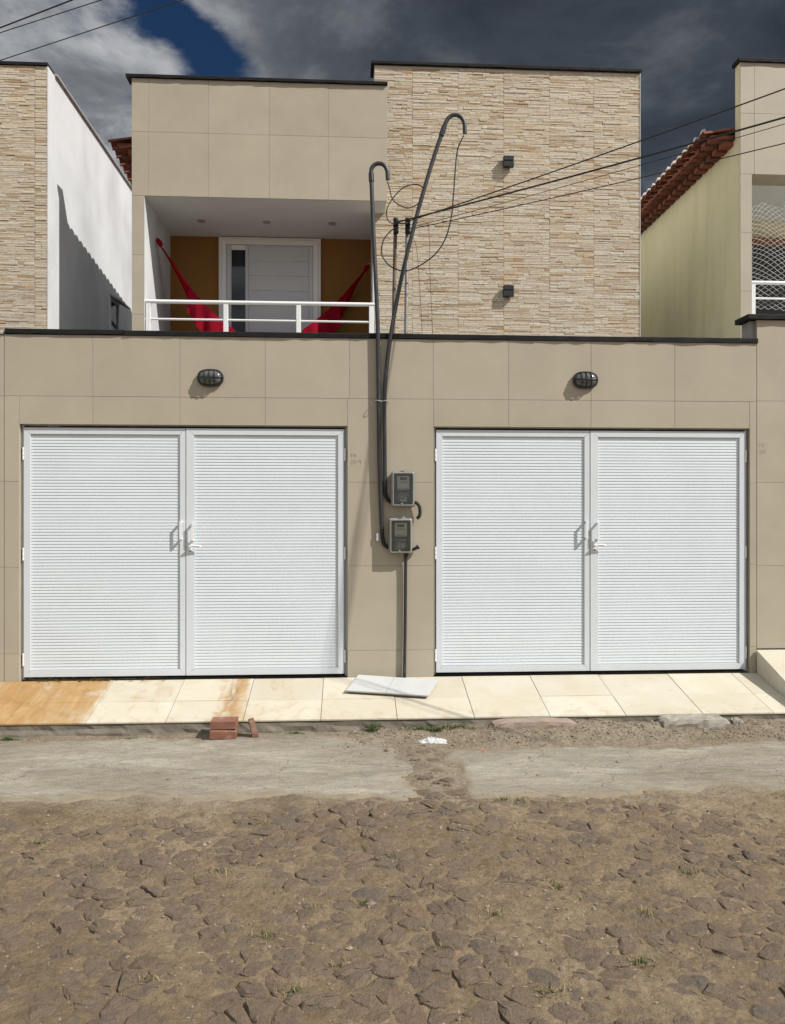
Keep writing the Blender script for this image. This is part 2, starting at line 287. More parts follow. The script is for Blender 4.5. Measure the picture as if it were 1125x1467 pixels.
# ------------------------------------------------------------------ mesh helpers
class MB:
    def __init__(self): self.v = []; self.f = []; self.sm = []
    def add(self, vs, fs, smooth=False):
        o = len(self.v); self.v += [tuple(p) for p in vs]
        for q in fs: self.f.append(tuple(i + o for i in q)); self.sm.append(smooth)
        return self
    def box(self, x0, x1, y0, y1, z0, z1):
        return self.add([(x0, y0, z0), (x1, y0, z0), (x1, y1, z0), (x0, y1, z0), (x0, y0, z1), (x1, y0, z1), (x1, y1, z1), (x0, y1, z1)],
                        [(0, 3, 2, 1), (4, 5, 6, 7), (0, 1, 5, 4), (1, 2, 6, 5), (2, 3, 7, 6), (3, 0, 4, 7)])
    def cbox(self, x0, x1, y0, y1, z0, z1, b):
        """box whose front (-Y) edges are chamfered by b"""
        return self.add([(x0, y1, z0), (x1, y1, z0), (x1, y1, z1), (x0, y1, z1), (x0, y0 + b, z0), (x1, y0 + b, z0), (x1, y0 + b, z1), (x0, y0 + b, z1),
                         (x0 + b, y0, z0 + b), (x1 - b, y0, z0 + b), (x1 - b, y0, z1 - b), (x0 + b, y0, z1 - b)],
                        [(0, 3, 2, 1), (8, 9, 10, 11), (4, 5, 9, 8), (5, 6, 10, 9), (6, 7, 11, 10), (7, 4, 8, 11), (0, 1, 5, 4), (1, 2, 6, 5), (2, 3, 7, 6), (3, 0, 4, 7)])
    def tube(self, pts, r, n=8, caps=True):
        pts = [Vector(p) for p in pts]; rs = r if isinstance(r, (list, tuple)) else [r] * len(pts)
        vs = []; up = None
        for i, p in enumerate(pts):
            d = (pts[min(i + 1, len(pts) - 1)] - pts[max(i - 1, 0)]).normalized()
            if up is None:
                a = Vector((0, 0, 1)) if abs(d.z) < 0.9 else Vector((1, 0, 0)); up = (a - d * a.dot(d)).normalized()
            else: up = (up - d * up.dot(d)).normalized()
            s = d.cross(up)
            for k in range(n):
                a = 2 * math.pi * k / n; vs.append(p + (up * math.cos(a) + s * math.sin(a)) * rs[i])
        fs = []
        for i in range(len(pts) - 1):
            for k in range(n):
                k2 = (k + 1) % n; fs.append((i * n + k, i * n + k2, (i + 1) * n + k2, (i + 1) * n + k))
        self.add(vs, fs, True)
        if caps:
            self.add(vs[:n][::-1], [tuple(range(n))]); self.add(vs[-n:], [tuple(range(n))])
        return self
    def prism(self, poly, axis, a, b):
        """poly: 2-D outline; axis 'x': (y,z) swept from x=a to b; 'y': (x,z); 'z': (x,y)"""
        def P(u, v, w): return {'x': (w, u, v), 'y': (u, w, v), 'z': (u, v, w)}[axis]
        n = len(poly)
        vs = [P(u, v, a) for u, v in poly] + [P(u, v, b) for u, v in poly]
        fs = [tuple(range(n))[::-1], tuple(range(n, 2 * n))] + [(i, (i + 1) % n, n + (i + 1) % n, n + i) for i in range(n)]
        return self.add(vs, fs)
    def mesh(self, name, org=(0, 0, 0)):
        me = bpy.data.meshes.new(name); ox, oy, oz = org
        me.from_pydata([(x - ox, y - oy, z - oz) for x, y, z in self.v], [], self.f)
        me.polygons.foreach_set('use_smooth', self.sm); me.update()
        return me
def origin(o):
    p = Vector((0, 0, 0))
    while o is not None: p += o.location; o = o.parent
    return p
def link(name, me, m, parent=None, loc=(0, 0, 0)):
    if m is not None and not me.materials: me.materials.append(m)
    o = bpy.data.objects.new(name, me); C.objects.link(o); o.parent = parent; o.location = loc
    return o
def part(name, mb, m, parent, kind=None):
    o = link(name, mb.mesh(name, origin(parent)), M[m], parent)
    if kind: o['kind'] = kind
    return o
def tag(o, label, cat, group=None):
    o['label'] = label; o['category'] = cat
    if group: o['group'] = group
    return o
def thing(name, label, cat, loc, group=None):
    o = bpy.data.objects.new(name, None); C.objects.link(o); o.location = loc; o.empty_display_size = 0.1
    return tag(o, label, cat, group)
def solo(name, mb, m, label, cat, loc, group=None):
    o = link(name, mb.mesh(name, loc), M[m], None, loc)
    return tag(o, label, cat, group)
def struct(name, mb, m):
    o = link(name, mb.mesh(name), M[m]); o['kind'] = 'structure'; return o
def smooth_path(pts, n=6):
    """Catmull-Rom through the points"""
    P = [Vector(p) for p in pts]; out = []
    for i in range(len(P) - 1):
        p0 = P[max(i - 1, 0)]; p1 = P[i]; p2 = P[i + 1]; p3 = P[min(i + 2, len(P) - 1)]
        for k in range(n):
            t = k / n
            out.append(0.5 * ((2 * p1) + (p2 - p0) * t + (2 * p0 - 5 * p1 + 4 * p2 - p3) * t * t + (3 * p1 - p0 - 3 * p2 + p3) * t ** 3))
    out.append(P[-1]); return out

# ------------------------------------------------------------------ value noise for terrain
_rs = np.random.RandomState(11); _lat = _rs.rand(256, 256)
def vnoise(x, y):
    xi = np.floor(x).astype(int); yi = np.floor(y).astype(int); fx = x - xi; fy = y - yi
    fx = fx * fx * (3 - 2 * fx); fy = fy * fy * (3 - 2 * fy)
    a = _lat[xi % 256, yi % 256]; b = _lat[(xi + 1) % 256, yi % 256]; c = _lat[xi % 256, (yi + 1) % 256]; d = _lat[(xi + 1) % 256, (yi + 1) % 256]
    return (a * (1 - fx) + b * fx) * (1 - fy) + (c * (1 - fx) + d * fx) * fy
def fbm(x, y, s, o=4):
    r = 0; a = 0.5; x = np.asarray(x, float) * s; y = np.asarray(y, float) * s
    for i in range(o): r = r + a * (vnoise(x + 17.3 * i, y + 31.7 * i) - 0.5); a *= 0.5; x = x * 2.03; y = y * 2.03
    return r
def sstep(a, b, x):
    t = np.clip((x - a) / (b - a), 0, 1); return t * t * (3 - 2 * t)
STREET = -0.30
def base_h(x, y): return STREET + 0.035 * fbm(x, y, 1.3, 3)
def ground_h(x, y):
    x = np.asarray(x, float); y = np.asarray(y, float)
    near = sstep(-2.0, -2.45, y)
    h = base_h(x, y) + (0.012 * (1 - near)) * fbm(x, y, 7.0, 4) + near * (0.024 * fbm(x, y, 2.6, 3) + 0.024 * fbm(x, y, 10.0, 3) + 0.0015)
    h = h + (0.006 + 0.012 * near) * fbm(x, y, 34.0, 3)
    # soil banked up against the pavement, deeper to the right
    bank = sstep(-1.30, -0.78, y) * (0.004 + 0.036 * sstep(-0.3, 0.9, x))
    h = h + bank * (1.1 + 2.2 * fbm(x, y, 5.0, 4))
    # rubble between the two cement aprons
    h = h + 0.022 * np.exp(-((x - 0.52) / 0.13) ** 2) * sstep(-2.4, -1.2, y) * sstep(-0.9, -1.3, y)
    far = sstep(5, 12, np.hypot(x, y + 2.5))
    h = h * (1 - far) + STREET * far
    return h

# ------------------------------------------------------------------ street: one sheet to the horizon, dense where it is seen
def axis(lo, hi, step, out):
    a = list(np.arange(lo, hi, step)); s = step; p = a[0]; left = []
    while p > -out: s *= 1.35; p -= s; left.append(p)
    s = step; p = a[-1]; right = []
    while p < out: s *= 1.35; p += s; right.append(p)
    return np.array(left[::-1] + a + right)
gx = axis(-3.9, 4.3, 0.0175, 400.0); gy = axis(-4.7, -0.62, 0.0145, 400.0)
GX, GY = np.meshgrid(gx, gy); GZ = ground_h(GX, GY)
GZ = np.where(GY > -0.6, STREET - 0.02, GZ)
nx, ny = len(gx), len(gy)
idx = np.arange(nx * ny).reshape(ny, nx)
quads = np.stack([idx[:-1, :-1], idx[:-1, 1:], idx[1:, 1:], idx[1:, :-1]], -1).reshape(-1, 4)
me = bpy.data.meshes.new('street')
me.vertices.add(nx * ny); me.vertices.foreach_set('co', np.stack([GX, GY, GZ], -1).ravel())
me.loops.add(quads.size); me.loops.foreach_set('vertex_index', quads.ravel())
me.polygons.add(len(quads)); me.polygons.foreach_set('loop_start', np.arange(0, quads.size, 4)); me.polygons.foreach_set('loop_total', np.full(len(quads), 4))
me.update(calc_edges=True); me.polygons.foreach_set('use_smooth', np.ones(len(quads), bool))
street = link('street', me, M['sand']); street['kind'] = 'structure'

# stones set in the street: Voronoi cells, worn domes half sunk in the sand
def clip(poly, nx_, ny_, d):
    out = []
    for i in range(len(poly)):
        a = poly[i]; b = poly[(i + 1) % len(poly)]
        da = a[0] * nx_ + a[1] * ny_ - d; db = b[0] * nx_ + b[1] * ny_ - d
        if da <= 0: out.append(a)
        if da * db < 0:
            t = da / (da - db); out.append((a[0] + (b[0] - a[0]) * t, a[1] + (b[1] - a[1]) * t))
    return out
sx, sy = 0.122, 0.094
seeds = {}
for j in range(-2, 48):
    for i in range(-2, 82):
        seeds[i, j] = (-4.7 + (i + 0.5 * (j % 2)) * sx + rnd.uniform(-.054, .054), -6.3 + j * sy + rnd.uniform(-.040, .040))
def stone_mesh(poly, cx, cy, mb_org):
    k = rnd.uniform(0.94, 1.02)
    pts = [((x - cx) * k, (y - cy) * k) for x, y in poly]
    out = []
    for i in range(len(pts)):                                   # wear the corners
        a = pts[i]; b = pts[(i + 1) % len(pts)]
        out.append((a[0] * .76 + b[0] * .24, a[1] * .76 + b[1] * .24)); out.append((a[0] * .24 + b[0] * .76, a[1] * .24 + b[1] * .76))
    n = len(out); hgt = rnd.choice([-0.001, 0.001, 0.003, 0.004, 0.005, 0.006, 0.008, 0.011]) + rnd.uniform(-.002, .002)
    tx, ty = rnd.uniform(-.09, .09), rnd.uniform(-.07, .08)
    base = float(base_h(cx, cy)) if cy < -2.1 else float(ground_h(cx, cy)); vs = []
    for (s, dz, jit) in ((1.05, -0.026, .005), (0.97, -0.0085, .007), (0.80, -0.0022, .007), (0.46, 0.001, .008)):
        for (x, y) in out:
            jx = rnd.uniform(-jit, jit); jy = rnd.uniform(-jit, jit)
            X, Y = x * s + jx, y * s + jy
            vs.append((cx + X - mb_org[0], cy + Y - mb_org[1], base + hgt + dz + tx * X + ty * Y + rnd.uniform(-.003, .003) - mb_org[2]))
    vs.append((cx - mb_org[0], cy - mb_org[1], base + hgt + 0.001 - mb_org[2]))
    fs = []
    for q in range(3):
        for i in range(n): i2 = (i + 1) % n; fs.append((q * n + i, q * n + i2, (q + 1) * n + i2, (q + 1) * n + i))
    for i in range(n): fs.append((3 * n + i, 3 * n + (i + 1) % n, 4 * n))
    return vs, fs, hgt
cells = []
for (i, j), (cx, cy) in seeds.items():
    if not (-4.5 < cx < 4.9 and -6.0 < cy < -2.02): continue
    edge = -2.25 + 0.16 * math.sin(cx * 1.7 + 0.6) + 0.07 * math.sin(cx * 5.1)
    if 0.40 < cx < 0.68: edge = -1.25
    if cy > edge: continue
    if rnd.random() < 0.07: continue
    poly = [(cx - .3, cy - .3), (cx + .3, cy - .3), (cx + .3, cy + .3), (cx - .3, cy + .3)]
    for dj in (-2, -1, 0, 1, 2):
        for di in (-2, -1, 0, 1, 2):
            q = seeds.get((i + di, j + dj))
            if q and (di or dj):
                ex, ey = q[0] - cx, q[1] - cy; L = math.hypot(ex, ey)
                if L < 1e-4: continue
                poly = clip(poly, ex / L, ey / L, ((cx + q[0]) / 2 * ex + (cy + q[1]) / 2 * ey) / L)
                if len(poly) < 3: break
    if len(poly) >= 3: cells.append((cx, cy, poly))
for k in range(16):                                             # loose stones between the aprons
    cx, cy = 0.54 + rnd.uniform(-.11, .11), rnd.uniform(-2.1, -1.15); r = rnd.uniform(.03, .07); a0 = rnd.random()
    cells.append((cx, cy, [(cx + r * rnd.uniform(.7, 1.3) * math.cos(a0 + a), cy + r * rnd.uniform(.5, .9) * math.sin(a0 + a)) for a in (0, 1.1, 2.2, 3.1, 4.2, 5.2)]))
def in_view(x, y):
    th = R(3.2); b = y + 6.79; xc = x * math.cos(th) - b * math.sin(th); zc = x * math.sin(th) + b * math.cos(th)
    return zc > 2.2 and abs(xc / zc) < 0.53
def area(p): return abs(sum(p[i][0] * p[(i + 1) % len(p)][1] - p[(i + 1) % len(p)][0] * p[i][1] for i in range(len(p)))) / 2
cells.sort(key=lambda c: -(area(c[2]) / ((c[1] + 6.79) ** 3) if in_view(c[0], c[1]) else 0))
rest = MB()
for n, (cx, cy, poly) in enumerate(cells):
    if n < 300:
        o = (cx, cy, STREET); vs, fs, h = stone_mesh(poly, cx, cy, o)
        mb = MB(); mb.add(vs, fs, False); link('stone', mb.mesh('stone'), M['cobble'], street, o)
    else:
        vs, fs, h = stone_mesh(poly, cx, cy, (0, 0, 0)); rest.add(vs, fs, False)
part('cobblestones', rest, 'cobble', street, 'stuff')

# gravel, straw and grass on the street
def rock(mb, x, y, z, r):
    vs = [(x + dx * r * rnd.uniform(.6, 1.3), y + dy * r * rnd.uniform(.6, 1.3), z + dz * r * rnd.uniform(.4, .9)) for dx, dy, dz in ((1, 0, 0), (0, 1, 0), (-1, 0, 0), (0, -1, 0), (.2, .1, 1), (0, 0, -1))]
    mb.add(vs, [(0, 1, 4), (1, 2, 4), (2, 3, 4), (3, 0, 4), (1, 0, 5), (2, 1, 5), (3, 2, 5), (0, 3, 5)])
gv = MB()
for k in range(9000):
    x = rnd.uniform(-3.2, 3.9); y = rnd.uniform(-4.6, -0.74)
    r = rnd.choice([.003, .004, .005, .006, .008]) * rnd.uniform(.7, 1.3)
    if y > -1.15 and x > -0.2 and rnd.random() < .6: r *= 1.8
    elif rnd.random() < .03: r *= 2.4
    on_ap = -2.1 < y < -1.1 and not 0.3 < x < 0.75
    if on_ap and rnd.random() < .6: continue
    rock(gv, x, y, float(ground_h(x, y)) + r * .2 + (.006 if on_ap else 0), r)
for k in range(900):
    x = rnd.uniform(0.0, 3.6); y = rnd.uniform(-1.1, -0.72); r = rnd.uniform(.004, .014)
    rock(gv, x, y, float(ground_h(x, y)) + r * .2, r)
part('gravel', gv, 'gravel', street, 'stuff')
def blade(mb, x, y, z, L, lean, wd):
    a = rnd.uniform(0, 6.28); dx, dy = math.cos(a), math.sin(a); ox, oy = -dy * wd, dx * wd
    m = (x + dx * lean * .35, y + dy * lean * .35, z + L * .6); t = (x + dx * lean, y + dy * lean, z + L)
    mb.add([(x - ox, y - oy, z), (x + ox, y + oy, z), (m[0] + ox * .8, m[1] + oy * .8, m[2]), (m[0] - ox * .8, m[1] - oy * .8, m[2]), t], [(0, 1, 2, 3), (3, 2, 4)])
def tuft(mb, x, y, n, L, spread, base=None):
    for k in range(n):
        bx, by = x + rnd.gauss(0, spread), y + rnd.gauss(0, spread * .6)
        z = (float(ground_h(bx, by)) if base is None else base) - .003
        blade(mb, bx, by, z, L * rnd.uniform(.4, 1.2), L * rnd.uniform(.2, 1.3), rnd.uniform(.0012, .003))
gr = MB(); dg = MB(); stw = MB()
spots = [(-.96, -3.3), (-.35, -3.62), (-1.25, -2.95), (.35, -3.75), (.62, -3.5), (1.1, -3.9), (-.2, -4.0), (.95, -3.3), (.05, -3.4), (-.75, -3.9), (1.25, -3.55), (-.62, -3.05), (.2, -2.95), (-1.6, -2.7), (1.6, -3.2), (-.45, -2.5), (1.0, -2.25), (.9, -2.22), (-.05, -3.85), (.72, -4.05)]
for x, y in spots:
    tuft(dg, x, y, 26, .028, .030); tuft(gr, x + .01, y, rnd.randint(4, 16), .024, .014)
for k in range(60):
    x, y = rnd.uniform(-2.2, 2.4), rnd.uniform(-4.3, -2.2); tuft(dg, x, y, rnd.randint(3, 12), .02, .025)
    if rnd.random() < .35: tuft(gr, x, y, rnd.randint(2, 7), .018, .01)
for k in range(1100):
    x, y = rnd.uniform(-3, 3.6), rnd.uniform(-4.4, -0.75); a = rnd.uniform(0, 3.14); L = rnd.uniform(.003, .012)
    z = float(ground_h(x, y)) + .006; dx, dy = math.cos(a) * L, math.sin(a) * L; wv_ = .0013
    stw.add([(x - dx, y - dy, z), (x + dx, y + dy, z + rnd.uniform(-.002, .006)), (x + dx + wv_, y + dy + wv_, z + .002), (x - dx + wv_, y - dy + wv_, z + .002)], [(0, 1, 2, 3)])
for nm, mb, mt, lb in (('grass', gr, 'weed', 'small green grass tufts between the street stones'), ('dry_grass', dg, 'dry_grass', 'dry yellowish grass tufts between the street stones'), ('straw', stw, 'straw', 'tiny bits of dry straw scattered over the dirt street')):
    o = link(nm, mb.mesh(nm), M[mt]); tag(o, lb, 'grass' if nm != 'straw' else 'straw'); o['kind'] = 'stuff'

# cement aprons in front of the pavement
def apron(x0, x1, yb, yf, seed):
    xs = np.arange(x0, x1, 0.03); ys = np.arange(yf - .12, yb + .12, 0.02)
    AX, AY = np.meshgrid(xs, ys)
    e = np.minimum(np.minimum(AX - x0 - .06, x1 - AX - .06), np.minimum(AY - yf, yb - AY)) + 0.34 * fbm(AX + seed, AY, 2.4, 5) + .16 * fbm(AX, AY + seed, 9, 4)
    AZ = STREET + 0.035 * fbm(AX, AY, 1.3, 3) + 0.010 * sstep(-.06, .10, e) - 0.04 * sstep(.06, -.06, e) + 0.004 * fbm(AX, AY, 9, 3)
    AZ = AZ + 0.007 * fbm(AX, AY + 5, 14, 3) + 0.012 * fbm(AX * .4, AY * 2.2 + seed, 2.2, 3)
    i = np.arange(len(xs) * len(ys)).reshape(len(ys), len(xs))
    mb = MB(); mb.add(np.stack([AX, AY, AZ], -1).reshape(-1, 3).tolist(), np.stack([i[:-1, :-1], i[:-1, 1:], i[1:, 1:], i[1:, :-1]], -1).reshape(-1, 4).tolist(), True)
    o = struct('cement_apron', mb, 'cement'); at = o.data.attributes.new('sand_cover', 'FLOAT', 'POINT')
    at.data.foreach_set('value', (1 - sstep(.0, .13, e)).ravel().astype(np.float32)); return o
apron(-5.2, 0.44, -0.82, -2.12, 3.3)
apron(0.66, 6.0, -1.18, -2.16, 8.1)

# ------------------------------------------------------------------ pavement: cream tiles on a sloping bed
def pz(y): return -0.025 + 0.245 * y
PF = -0.705
bed = MB()
xs = np.arange(-6.0, 7.01, 0.05); prof = []
for x in xs:
    j = float(fbm(x, 0.3, 4.0, 4)); j2 = float(fbm(x, 7.3, 9.0, 3)); j3 = float(fbm(x, 3.1, 6.0, 4))
    prof += [(x, 0.02, pz(0.02) - .012), (x, PF + .006, pz(PF) - .012), (x, PF + .004 + .012 * j, pz(PF) - .022), (x, PF + .05 * j2, pz(PF) - .055 + .02 * j), (x, PF - .012 + .08 * j3, pz(PF) - .085 + .03 * j2), (x, PF - .03 + .07 * j, pz(PF) - .16)]
fs = []
for i in range(len(xs) - 1):
    for q in range(5): fs.append((i * 6 + q, i * 6 + q + 1, (i + 1) * 6 + q + 1, (i + 1) * 6 + q))
bed.add(prof, fs)
pavement = struct('pavement', bed, 'concrete')
PJ = [-6.0, -5.05, -4.45, -3.85, -3.245, -2.635, -2.024, -1.418, -0.824, -0.222, 0.377, 0.988, 1.595, 2.208, 2.838, 3.424, 4.03]
for i in range(len(PJ) - 1):
    for (ya, yb) in ((PF - .006, -0.385), (-0.385, -0.004)):
        x0, x1 = PJ[i] + .002, PJ[i + 1] - .002; y0, y1 = ya + .002, yb - .002; dz = rnd.uniform(-.0015, .0015)
        mb = MB(); c = .0015
        def q(x, y, d): return (x, y, pz(y) + d)
        mb.add([q(x0, y0, -.012), q(x1, y0, -.012), q(x1, y1, -.012), q(x0, y1, -.012), q(x0, y0, dz - c), q(x1, y0, dz - c), q(x1, y1, dz - c), q(x0, y1, dz - c),
                q(x0 + c, y0 + c, dz), q(x1 - c, y0 + c, dz), q(x1 - c, y1 - c, dz), q(x0 + c, y1 - c, dz)],
               [(0, 3, 2, 1), (8, 9, 10, 11), (4, 5, 9, 8), (5, 6, 10, 9), (6, 7, 11, 10), (7, 4, 8, 11), (0, 1, 5, 4), (1, 2, 6, 5), (2, 3, 7, 6), (3, 0, 4, 7)])
        link('tile', mb.mesh('tile'), M['pave'], pavement)

# neighbour's tiled ramp block at the right end
rp = thing('tiled_ramp', 'cream tiled ramp block rising beside the right gate', 'ramp', (3.67, 0, 0))
def rz(y): return 0.185 + 0.39 * y
mb = MB(); mb.prism([(-0.012, -0.3), (-0.012, rz(-.012) - .01), (PF - .06, rz(PF - .06) - .01), (PF - .06, -.3)], 'x', 3.668, 7.0); part('bed', mb, 'concrete', rp)
for (ya, yb) in ((-0.765, -0.425), (-0.421, -0.012)):
    mb = MB(); mb.prism([(ya, pz(ya) + .003), (yb, pz(yb) + .003), (yb, rz(yb) - .0105), (ya, rz(ya) - .0105)], 'x', 3.658, 3.667); part('side_tile', mb, 'pave', rp)
    for x0 in (3.657, 4.27, 4.88, 5.49):
        mb = MB(); mb.prism([(ya, rz(ya) - .0095), (yb, rz(yb) - .0095), (yb, rz(yb)), (ya, rz(ya))], 'x', x0, x0 + .606); part('top_tile', mb, 'pave', rp)

# ------------------------------------------------------------------ boundary wall with two garage openings
LG = (-2.812, -0.015); RG = (0.742, 3.600); GT = 2.183
fw = thing('boundary_wall', 'beige tiled street wall with black coping around the two white garage gates', 'wall', (0.35, 0, 0))
mb = MB()
for x0, x1 in ((-2.938, LG[0]), (LG[1], RG[0]), (RG[1], 3.664)): mb.box(x0, x1, .009, .19, -.28, GT)
mb.box(-2.938, 3.664, .009, .19, GT + .0001, 2.938)
part('masonry', mb, 'grout', fw)
VJ = [-2.938, -2.198, -1.459, -0.729, 0.004, 0.739, 1.409, 2.149, 2.911, 3.664]
G = .0011
def wtile(x0, x1, z0, z1, par, yf=0.0, m='wall_tile'):
    d = rnd.uniform(0, .0012)
    mb = MB(); mb.cbox(x0 + G, x1 - G, yf + d, yf + .0088, z0 + G, z1 - G, .0012); return part('tile', mb, m, par)
for a, b in zip(VJ[:-1], VJ[1:]): wtile(a, b, 2.412, 2.938, fw)
for a, b in ((-2.812, -2.198), (-2.198, -1.459), (-1.459, -.729), (-.729, -.015), (.742, 1.409), (1.409, 2.149), (2.149, 2.911), (2.911, 3.600)): wtile(a, b, GT - .012, 2.412, fw)
for x0, x1 in ((-2.938, LG[0]), (LG[1], RG[0]), (RG[1], 3.664)):
    for z0, z1 in ((1.68, 2.412), (.948, 1.68), (.208, .948), (-.045, .208)): wtile(x0, x1, z0, z1, fw)
# black coping slabs, edges a little ragged
def slab(x0, x1, y0, y1, z0, z1, par, m='coping', step=.09, amp=.004, name='coping_slab'):
    n = max(2, int((x1 - x0) / step)); vs = []; fs = []
    for i in range(n + 1):
        x = x0 + (x1 - x0) * i / n; j = [rnd.uniform(-amp, amp) for _ in range(6)]
        vs += [(x, y0 + j[0], z0 + j[1]), (x, y0 + j[0] * .6 + j[2] * .4, z1 - .008 + j[2] * .4), (x, y0 + .008 + j[3] * .5, z1 + j[3] * .4), (x, y1, z1 + j[4] * .4), (x, y1, z0 + j[5] * .3)]
    for i in range(n):
        for q in range(5): fs.append((i * 5 + q, i * 5 + (q + 1) % 5, (i + 1) * 5 + (q + 1) % 5, (i + 1) * 5 + q))
    fs += [(4, 3, 2, 1, 0), tuple(n * 5 + q for q in range(5))]
    mb = MB(); mb.add(vs, fs); return part(name, mb, m, par)
cx_ = [-2.932, -1.93, -0.92, 0.10, 0.62, 1.66, 2.70, 3.672]
for i, (a, b) in enumerate(zip(cx_[:-1], cx_[1:])):
    dz = rnd.uniform(-.003, .003); slab(a + .001, b - .001, -.013, .215, 2.9405 + dz, 2.984 + dz, fw)
# pencil notes
def strokes(par, ox, oz, h, lines, wdt=.0022):
    mb = MB()
    for ln in lines:
        P = [(ox + x * h, oz + z * h) for x, z in ln]
        for (a, b) in zip(P[:-1], P[1:]):
            dx, dz = b[0] - a[0], b[1] - a[1]; L = math.hypot(dx, dz) or 1; nx_, nz_ = -dz / L * wdt / 2, dx / L * wdt / 2
            mb.add([(a[0] - nx_, -.0009, a[1] - nz_), (b[0] - nx_, -.0009, b[1] - nz_), (b[0] + nx_, -.0009, b[1] + nz_), (a[0] + nx_, -.0009, a[1] + nz_)], [(0, 1, 2, 3)])
    return part('pencil_note', mb, 'pencil', par)
gF = [[(0, 0), (.05, 1)], [(.03, 1), (.5, 1.05)], [(.02, .55), (.4, .58)]]
gA = [[(0, 0), (.28, 1), (.5, .05)], [(.1, .4), (.45, .42)]]
g2 = [[(0, .8), (.2, 1), (.42, .85), (.35, .5), (0, 0), (.5, .05)]]
g0 = [[(.1, .1), (0, .5), (.15, .95), (.42, .85), (.45, .3), (.25, 0), (.1, .1)]]
gd = [[(0, .5), (.3, .5)]]
g4 = [[(.05, 1), (0, .45), (.45, .5)], [(.42, 1), (.42, 0)]]
g3 = [[(0, .95), (.4, 1), (.15, .6), (.42, .4), (.3, .05), (0, .05)]]
def word(par, x, z, h, gl, wdt=.0022):
    lines = []
    for dx, g in gl: lines += [[(a + dx, b + .06 * dx) for a, b in ln] for ln in g]
    strokes(par, x, z, h, lines, wdt)
word(fw, .018, 1.895, .034, [(0, gF), (.7, gA)]); word(fw, .014, 1.838, .036, [(0, g2), (.68, g0), (1.45, gd), (2.0, g4)])

# neighbours' street walls
nr = thing('boundary_wall', 'beige tiled street wall with a higher coping at the right edge', 'wall', (5, 0, 0))
mb = MB(); mb.box(3.667, 7.2, .010, .2, -.28, 3.150); part('masonry', mb, 'grout', nr)
mb = MB(); mb.box(3.628, 3.6655, .05, .2, 2.99, 3.150); part('end_plaster', mb, 'plaster_grey', nr)
for a, b in ((3.667, 4.41), (4.41, 5.15), (5.15, 5.89), (5.89, 6.63), (6.63, 7.2)):
    for z0, z1 in ((2.42, 3.150), (1.685, 2.42), (.936, 1.685), (.19, .936)): wtile(a, b, z0, z1, nr, .001)
for a, b in ((3.575, 4.6), (4.6, 5.7), (5.7, 7.2)): slab(a + .001, b - .001, -.03, .225, 3.153, 3.198, nr)
def word_r(): 
    word(nr, 3.690, 2.003, .034, [(0, gF), (.7, gA)], .0016); word(nr, 3.690, 1.945, .034, [(0, g2), (.68, g0), (1.3, g3)], .0016)
word_r()
nl = thing('boundary_wall', 'beige tiled street wall at the left edge, only a sliver in view', 'wall', (-4, 0, 0))
mb = MB(); mb.box(-6.5, -2.9415, .010, .2, -.28, 2.935); part('masonry', mb, 'grout', nl)
for a, b in ((-3.68, -2.9415), (-4.42, -3.68), (-5.16, -4.42), (-5.9, -5.16)):
    for z0, z1 in ((2.412, 2.935), (1.68, 2.412), (.948, 1.68), (.208, .948), (-.04, .208)): wtile(a, b, z0, z1, nl, .001)
for a, b in ((-4.3, -2.9425), (-6.5, -4.3)): slab(a + .001, b - .001, -.012, .215, 2.938, 2.962, nl, 'plaster_grey')

